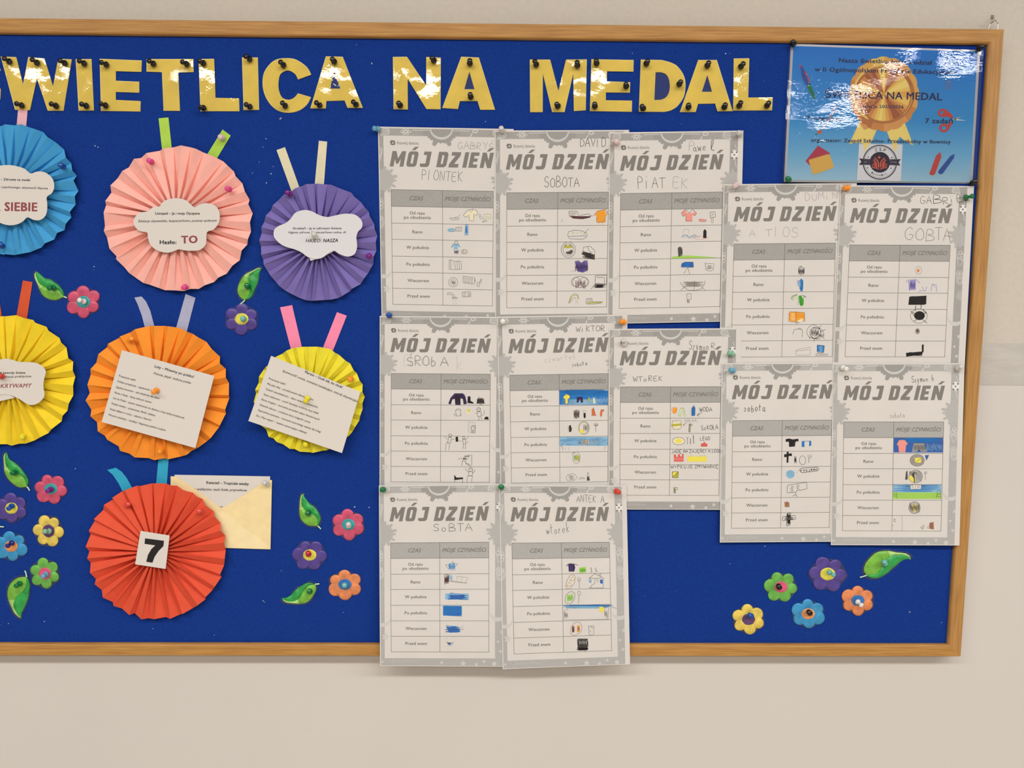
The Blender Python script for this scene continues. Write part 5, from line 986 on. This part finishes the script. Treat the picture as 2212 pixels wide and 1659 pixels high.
# ---------------------------------------------------------------- the laminated poster
K9 = (1740, 100, 5.529); KP = (1680, 20, 4.147)
def poster():
    hp = HF+.0016
    r = thing('poster', P(1708, 90, HF), 'laminated blue project poster with a golden medal in the top right corner', 'poster')
    cp = lambda *p: [crop(KP, q) for q in p]
    # the stiff film is twisted a little: its top right and bottom left corners stand off the felt
    def bend(v):
        s = min(1, max(0, (v.x-xl)/(xr-xl))); return .0013+(-.020+.042*sstep(.35, .8, s))*(v.z-zmid)+.0006*math.sin(PI*s)
    zmid = P(1900, 245, HF).z
    xl, xr = P(1708, 90, HF).x, P(2118, 105, HF).x
    def grid(name, quad, h, m, n=14, thick=True, uvfm=None, mats=None):
        a, b, c, d = quad; vs, fs, fm = [], [], []
        for j in range(n+1):
            for i in range(n+1):
                s, t = i/n, j/n
                u = (a[0]*(1-s)+b[0]*s)*(1-t)+(d[0]*(1-s)+c[0]*s)*t; v = (a[1]*(1-s)+b[1]*s)*(1-t)+(d[1]*(1-s)+c[1]*s)*t
                vs.append(P(u, v, h+bend(P(u, v, h))))
        for j in range(n):
            for i in range(n): k = j*(n+1)+i; fs.append((k, k+n+1, k+n+2, k+1)); fm.append(0)
        if name == 'paper':
            N = len(vs); vs += [v+Vector((0, .0003, 0)) for v in vs]; fs += [tuple(N+q for q in f[::-1]) for f in list(fs)]
            rg = [i for i in range(n+1)]+[j*(n+1)+n for j in range(1, n+1)]+[n*(n+1)+i for i in range(n-1, -1, -1)]+[j*(n+1) for j in range(n-1, 0, -1)]
            fs += [(p, q, N+q, N+p) for p, q in zip(rg, rg[1:]+rg[:1])]
        return mesh_obj(name, vs, fs, m, r, smooth=True)
    grid('paper', cp((118, 309), (1815, 366), (1745, 1562), (55, 1547)), hp, mat('poster_white', (222, 220, 222), .7))
    # printed blue ground, deep at the top and pale at the bottom
    m = bpy.data.materials.new('poster_blue_print'); m.use_nodes = True; nt = m.node_tree; b = nt.nodes['Principled BSDF']
    b.inputs['Roughness'].default_value = .7; b.inputs['Specular IOR Level'].default_value = .2
    tc = nt.nodes.new('ShaderNodeTexCoord'); sx = nt.nodes.new('ShaderNodeSeparateXYZ'); mr = nt.nodes.new('ShaderNodeMapRange'); rp = nt.nodes.new('ShaderNodeValToRGB')
    zt = P(1713, 98, hp).z-P(1708, 90, HF).z; zl = P(1698, 390, hp).z-P(1708, 90, HF).z
    mr.inputs[1].default_value = zt; mr.inputs[2].default_value = zl
    nt.links.new(tc.outputs['Object'], sx.inputs[0]); nt.links.new(sx.outputs[2], mr.inputs[0]); nt.links.new(mr.outputs[0], rp.inputs[0]); nt.links.new(rp.outputs[0], b.inputs[0])
    e = rp.color_ramp.elements; e[0].color = lin((14, 126, 212)); e[1].color = lin((172, 206, 222)); q = e.new(.55); q.color = lin((58, 156, 214)); q = e.new(.8); q.color = lin((122, 186, 220))
    grid('blue_ground', cp((140, 329), (1790, 380), (1725, 1550), (78, 1530)), hp+.0002, m)
    G = {'1': (196, 128, 74), '2': (216, 150, 84), '3': (232, 180, 96), '4': (240, 208, 112), '5': (244, 222, 134), '6': (176, 104, 66), '7': (226, 168, 100), '8': (150, 92, 66),
         'N': (38, 34, 92), 'R': (206, 76, 72), 'S': (190, 60, 88), 'Z': (228, 186, 96), 'U': (34, 88, 160), 'E': (30, 128, 84), 'V': (54, 88, 168), 'K': (226, 224, 226), 'H': (172, 172, 176), 'D': (48, 38, 64), 'X': (216, 104, 80), 'r': (226, 132, 100)}
    mm = {k: mat('poster_ink_'+('upper_' if k.isupper() else '')+k.lower(), c, .7, .2) for k, c in G.items()}
    def mp(x, y, l):
        u, v = crop(K9, (x, y)); return P(u, v, hp+.0003+l+bend(P(u, v, hp)))
    D = math.radians
    k = Ink()
    k.poly('5', [(648, 900), (560, 1085), (520, 1165), (625, 1150), (700, 1165), (705, 1265), (790, 1140), (850, 1000), (820, 900)], 1)
    k.poly('5', [(960, 985), (1005, 1105), (1035, 1150), (1045, 1220), (1078, 1270), (1100, 1120), (1130, 1080), (1160, 1110), (1285, 1185), (1250, 1080), (1180, 900), (1000, 900)], 1)
    k.poly('7', [(640, 905), (700, 1000), (800, 960), (900, 960), (1050, 930), (1170, 900)], 1.5)
    cx, cy = 938, 570
    sc = []
    for i in range(144):
        a = 2*PI*i/144; rr = 1+.045*abs(math.cos(a*8+.2))**.7*1.0
        sc.append((cx+402*rr*math.cos(a), cy+430*rr*math.sin(a)))
    n = 48
    rim_c = ['3', '2', '7', '7', '2', '1', '2', '1', '2', '7', '3', '4', '3', '7', '3', '3']
    for i in range(n):
        seg = [sc[(i*3+j) % 144] for j in range(4)]
        k.poly(rim_c[i*16//n], [(cx, cy)]+seg, 2)
    k.poly('1', k.ell(cx-6, cy+2, 372, 352, 60), 3)
    k.poly('4', [(cx-6+372*math.cos(D(a)), cy+2+352*math.sin(D(a))) for a in range(120, 300, 5)]+[(cx-6+345*math.cos(D(a)), cy+2+328*math.sin(D(a))) for a in range(299, 119, -5)], 3.5)
    k.line('8', 5, [(cx+336*math.cos(D(a)), cy+336*math.sin(D(a))) for a in range(-160, -10, 6)], 4.4)
    k.line('5', 5, [(cx-4+338*math.cos(D(a)), cy+338*math.sin(D(a))) for a in range(140, 175, 6)], 4.4); k.line('5', 5, [(cx+338*math.cos(D(a)), cy+338*math.sin(D(a))) for a in range(5, 50, 6)], 4.4)
    cone = '3 4 4 3 2 1 6 6 2 3 4 5 4 3 2 6 1 1 2 7 2 3 4 4 3 2 6 1 6 2 4 5 3 1 6 1 3 4 5 5 4 3'.split()
    N = len(cone)
    for i in range(N):
        a0 = 2*PI*i/N; k.poly(cone[i], [(cx, cy)]+[(cx-2+318*math.cos(a0+2*PI/N*j/3), cy+5+318*math.sin(a0+2*PI/N*j/3)) for j in range(4)], 4)
    k.build('medal_print', mp, r, 5e-5, mm, 'golden scalloped medal with two ribbons')
    PB = lambda nm, k: k.build(nm, mp, r, 5e-5, mm)
    k = Ink(); k.poly('V', [(-66, 245), (-50, 225), (0, 300), (45, 395), (62, 455), (10, 465), (-40, 380)], 1)
    k.line('R', 14, [(-5, 300), (30, 370), (48, 430)], 2); k.poly('R', [(-75, 262), (-72, 225), (-58, 222), (-50, 240)], 2)
    k.poly('E', [(10, 465), (58, 448), (105, 560), (122, 635), (92, 620), (45, 545)], 1); PB('pen_picture', k); k = Ink()
    sciss = lambda s, cx, cy, rx, ry: k.poly('R', k.ell(cx, cy, rx, ry, 18), 2, holes=[k.ell(cx-2, cy, rx*.5, ry*.5, 12)[::-1]])
    sciss(1, 1640, 795, 62, 50); sciss(1, 1655, 975, 60, 52)
    k.poly('R', [(1665, 748), (1735, 800), (1765, 842), (1745, 862), (1690, 840), (1620, 842)], 2.2); k.poly('R', [(1720, 905), (1762, 890), (1745, 935), (1700, 1010), (1665, 1020), (1690, 960)], 2.2)
    k.poly('H', [(1755, 868), (1860, 835), (1920, 795), (1845, 848), (1790, 885)], 3); k.poly('K', [(1770, 860), (1925, 890), (1810, 885), (1765, 880)], 3); k.poly('D', k.ell(1787, 868, 7, 7, 8), 4)
    PB('scissors_picture', k); k = Ink()
    k.poly('R', [(1480, 1520), (1560, 1305), (1610, 1262), (1624, 1320), (1545, 1530), (1520, 1542), (1490, 1535)], 1); k.line('6', 4, [(1560, 1310), (1622, 1330)], 2); k.line('6', 4, [(1495, 1495), (1548, 1515)], 2)
    PB('crayon_picture', k); k = Ink()
    k.poly('V', [(1585, 1490), (1730, 1310), (1780, 1285), (1775, 1330), (1640, 1520), (1610, 1530), (1588, 1515)], 1); k.line('U', 4, [(1730, 1312), (1772, 1342)], 2); k.line('U', 4, [(1602, 1475), (1650, 1505)], 2)
    PB('crayon_picture', k); k = Ink()
    k.poly('S', [(0, 1370), (150, 1185), (290, 1275), (285, 1310), (60, 1420), (48, 1420)], 1); k.line('6', 4, [(40, 1345), (275, 1285)], 1.8)
    k.poly('Z', [(42, 1355), (270, 1288), (292, 1300), (340, 1435), (325, 1455), (110, 1530), (88, 1530), (40, 1375)], 2)
    PB('envelope_picture', k); k = Ink()
    k.line('r', 12, [(370, 710), (310, 820), (250, 920)], 1); k.line('Z', 7, [(250, 920), (190, 990)], 1.5); k.poly('X', k.ell(168, 1022, 28, 24, 10), 2); k.poly('E', k.ell(130, 1050, 14, 8, 8), 2)
    PB('brush_picture', k); k = Ink()
    k.line('R', 6, k.ell(1705, 460, 26, 48, 14), 2, closed=True)
    PB('glue_picture', k)
    k = Ink()
    T = lambda t, p0, p1, h, b: k.text('N', t, p0, p1, h, b, 0, 6)
    T('Nasza świetlica bierze udział', (400, 190), (1512, 220), 50, .018); T('w II Ogólnopolskim Projekcie Edukacyjnym', (110, 298), (1775, 333), 50, .018)
    T('ŚWIETLICA NA MEDAL', (230, 612), (1630, 645), 86, .018); T('edycja 2025/2026', (687, 733), (1172, 740), 36, .018)
    T('7 miesięcy', (10, 882), (440, 895), 52, .018); T('7 zadań', (1430, 915), (1760, 920), 55, .018)
    T('organizator: Zespół Szkolno- Przedszkolny w Iłownicy', (65, 1140), (1735, 1162), 42, .018)
    k.build('lettering', mp, r, 5e-5, mm, 'dark blue printed lettering')
    k = Ink()   # school emblem
    k.poly('K', [(640, 1165), (1160, 1170), (1138, 1612), (612, 1600)], 5)
    k.poly('5', [(690, 1166), (760, 1167), (703, 1262)], 5.5); k.poly('5', [(1030, 1168), (1100, 1169), (1078, 1265)], 5.5)
    cx, cy = 888, 1385
    k.poly('D', k.ell(cx, cy, 206, 208, 48), 6); k.poly('K', k.ell(cx, cy, 194, 196, 48), 6.5); k.line('D', 3, k.ell(cx, cy, 184, 186, 40), 7, closed=True); k.poly('D', k.ell(cx, cy, 122, 124, 32), 7)
    k.poly('D', [(640, 1340), (770, 1346), (770, 1418), (638, 1416), (668, 1378)], 7.2); k.poly('D', [(1010, 1348), (1140, 1348), (1110, 1385), (1132, 1424), (1008, 1420)], 7.2)
    k.line('H', 2, [(680, 1350), (762, 1352), (762, 1410), (680, 1408)], 8); k.line('H', 2, [(1105, 1355), (1018, 1355), (1018, 1412), (1105, 1415)], 8)
    k.text('H', 'EST', (698, 1392), (742, 1392), 20, 0, 0, 8.5); k.text('H', '1946', (1022, 1393), (1090, 1394), 20, 0, 0, 8.5)
    k.poly('X', k.ell(880, 1326, 16, 16, 12), 8)
    for s in (-1, 1):
        k.poly('X', [(885+s*4, 1450), (885+s*4, 1400), (885+s*14, 1370), (885+s*40, 1340), (885+s*62, 1318), (885+s*50, 1350), (885+s*24, 1385), (885+s*18, 1450)], 8)
        k.poly('X', [(885+s*26, 1448), (885+s*34, 1390), (885+s*58, 1362), (885+s*85, 1356), (885+s*60, 1384), (885+s*48, 1448)], 8)
        k.poly('X', k.ell(885+s*62, 1348, 8, 8, 8), 8)
        k.poly('X', [(885+s*54, 1446), (885+s*62, 1392), (885+s*72, 1390), (885+s*68, 1436), (885+s*40, 1450)], 8)
        k.poly('X', [(885+s*4, 1462), (885+s*40, 1452), (885+s*80, 1440), (885+s*82, 1402), (885+s*90, 1402), (885+s*88, 1452), (885+s*40, 1462), (885+s*6, 1474)], 8)
    for x, y in ((750, 1323), (1032, 1327), (742, 1452), (1022, 1457)): k.poly('D', k.ell(x, y, 7, 8, 8), 7.5)
    def arc_text(t, rad, a0, a1, h, inner=False):
        for i, ch in enumerate(t):
            a = D(a0+(a1-a0)*(i/(len(t)-1))); px, py = cx+rad*math.cos(a), cy+rad*math.sin(a); w = h*.75
            tx, ty = (-math.sin(a), math.cos(a)) if not inner else (math.sin(a), -math.cos(a))
            k.text('D', ch, (px-tx*w/2, py-ty*w/2), (px+tx*w/2, py+ty*w/2), h, .01, 0, 8)
    arc_text('ZSP', 136, -107, -68, 36)
    arc_text('IŁOWNICA', 166, 126, 62, 20, True)
    k.build('emblem_print', mp, r, 5e-5, mm, 'round dark school emblem on a white ground')
    f = grid('film', cp((105, 312), (1843, 364), (1772, 1562), (40, 1550)), hp+.0008, FILM_P, 30)
    pin('black', (1713.8, 94), (1713, 91), hp, 'black push pin at the top left corner of the blue poster')
    pin('black', (2115, 105), (2121, 101.5), hp+.0042, 'black push pin at the top right corner of the blue poster')
    pin('black', (2100, 396), (2106, 392), hp+.002, 'black push pin at the bottom right corner of the blue poster')
    pin('green', (1703.5, 388), (1702, 386), hp+.0015, 'green push pin at the bottom left corner of the blue poster')
poster()
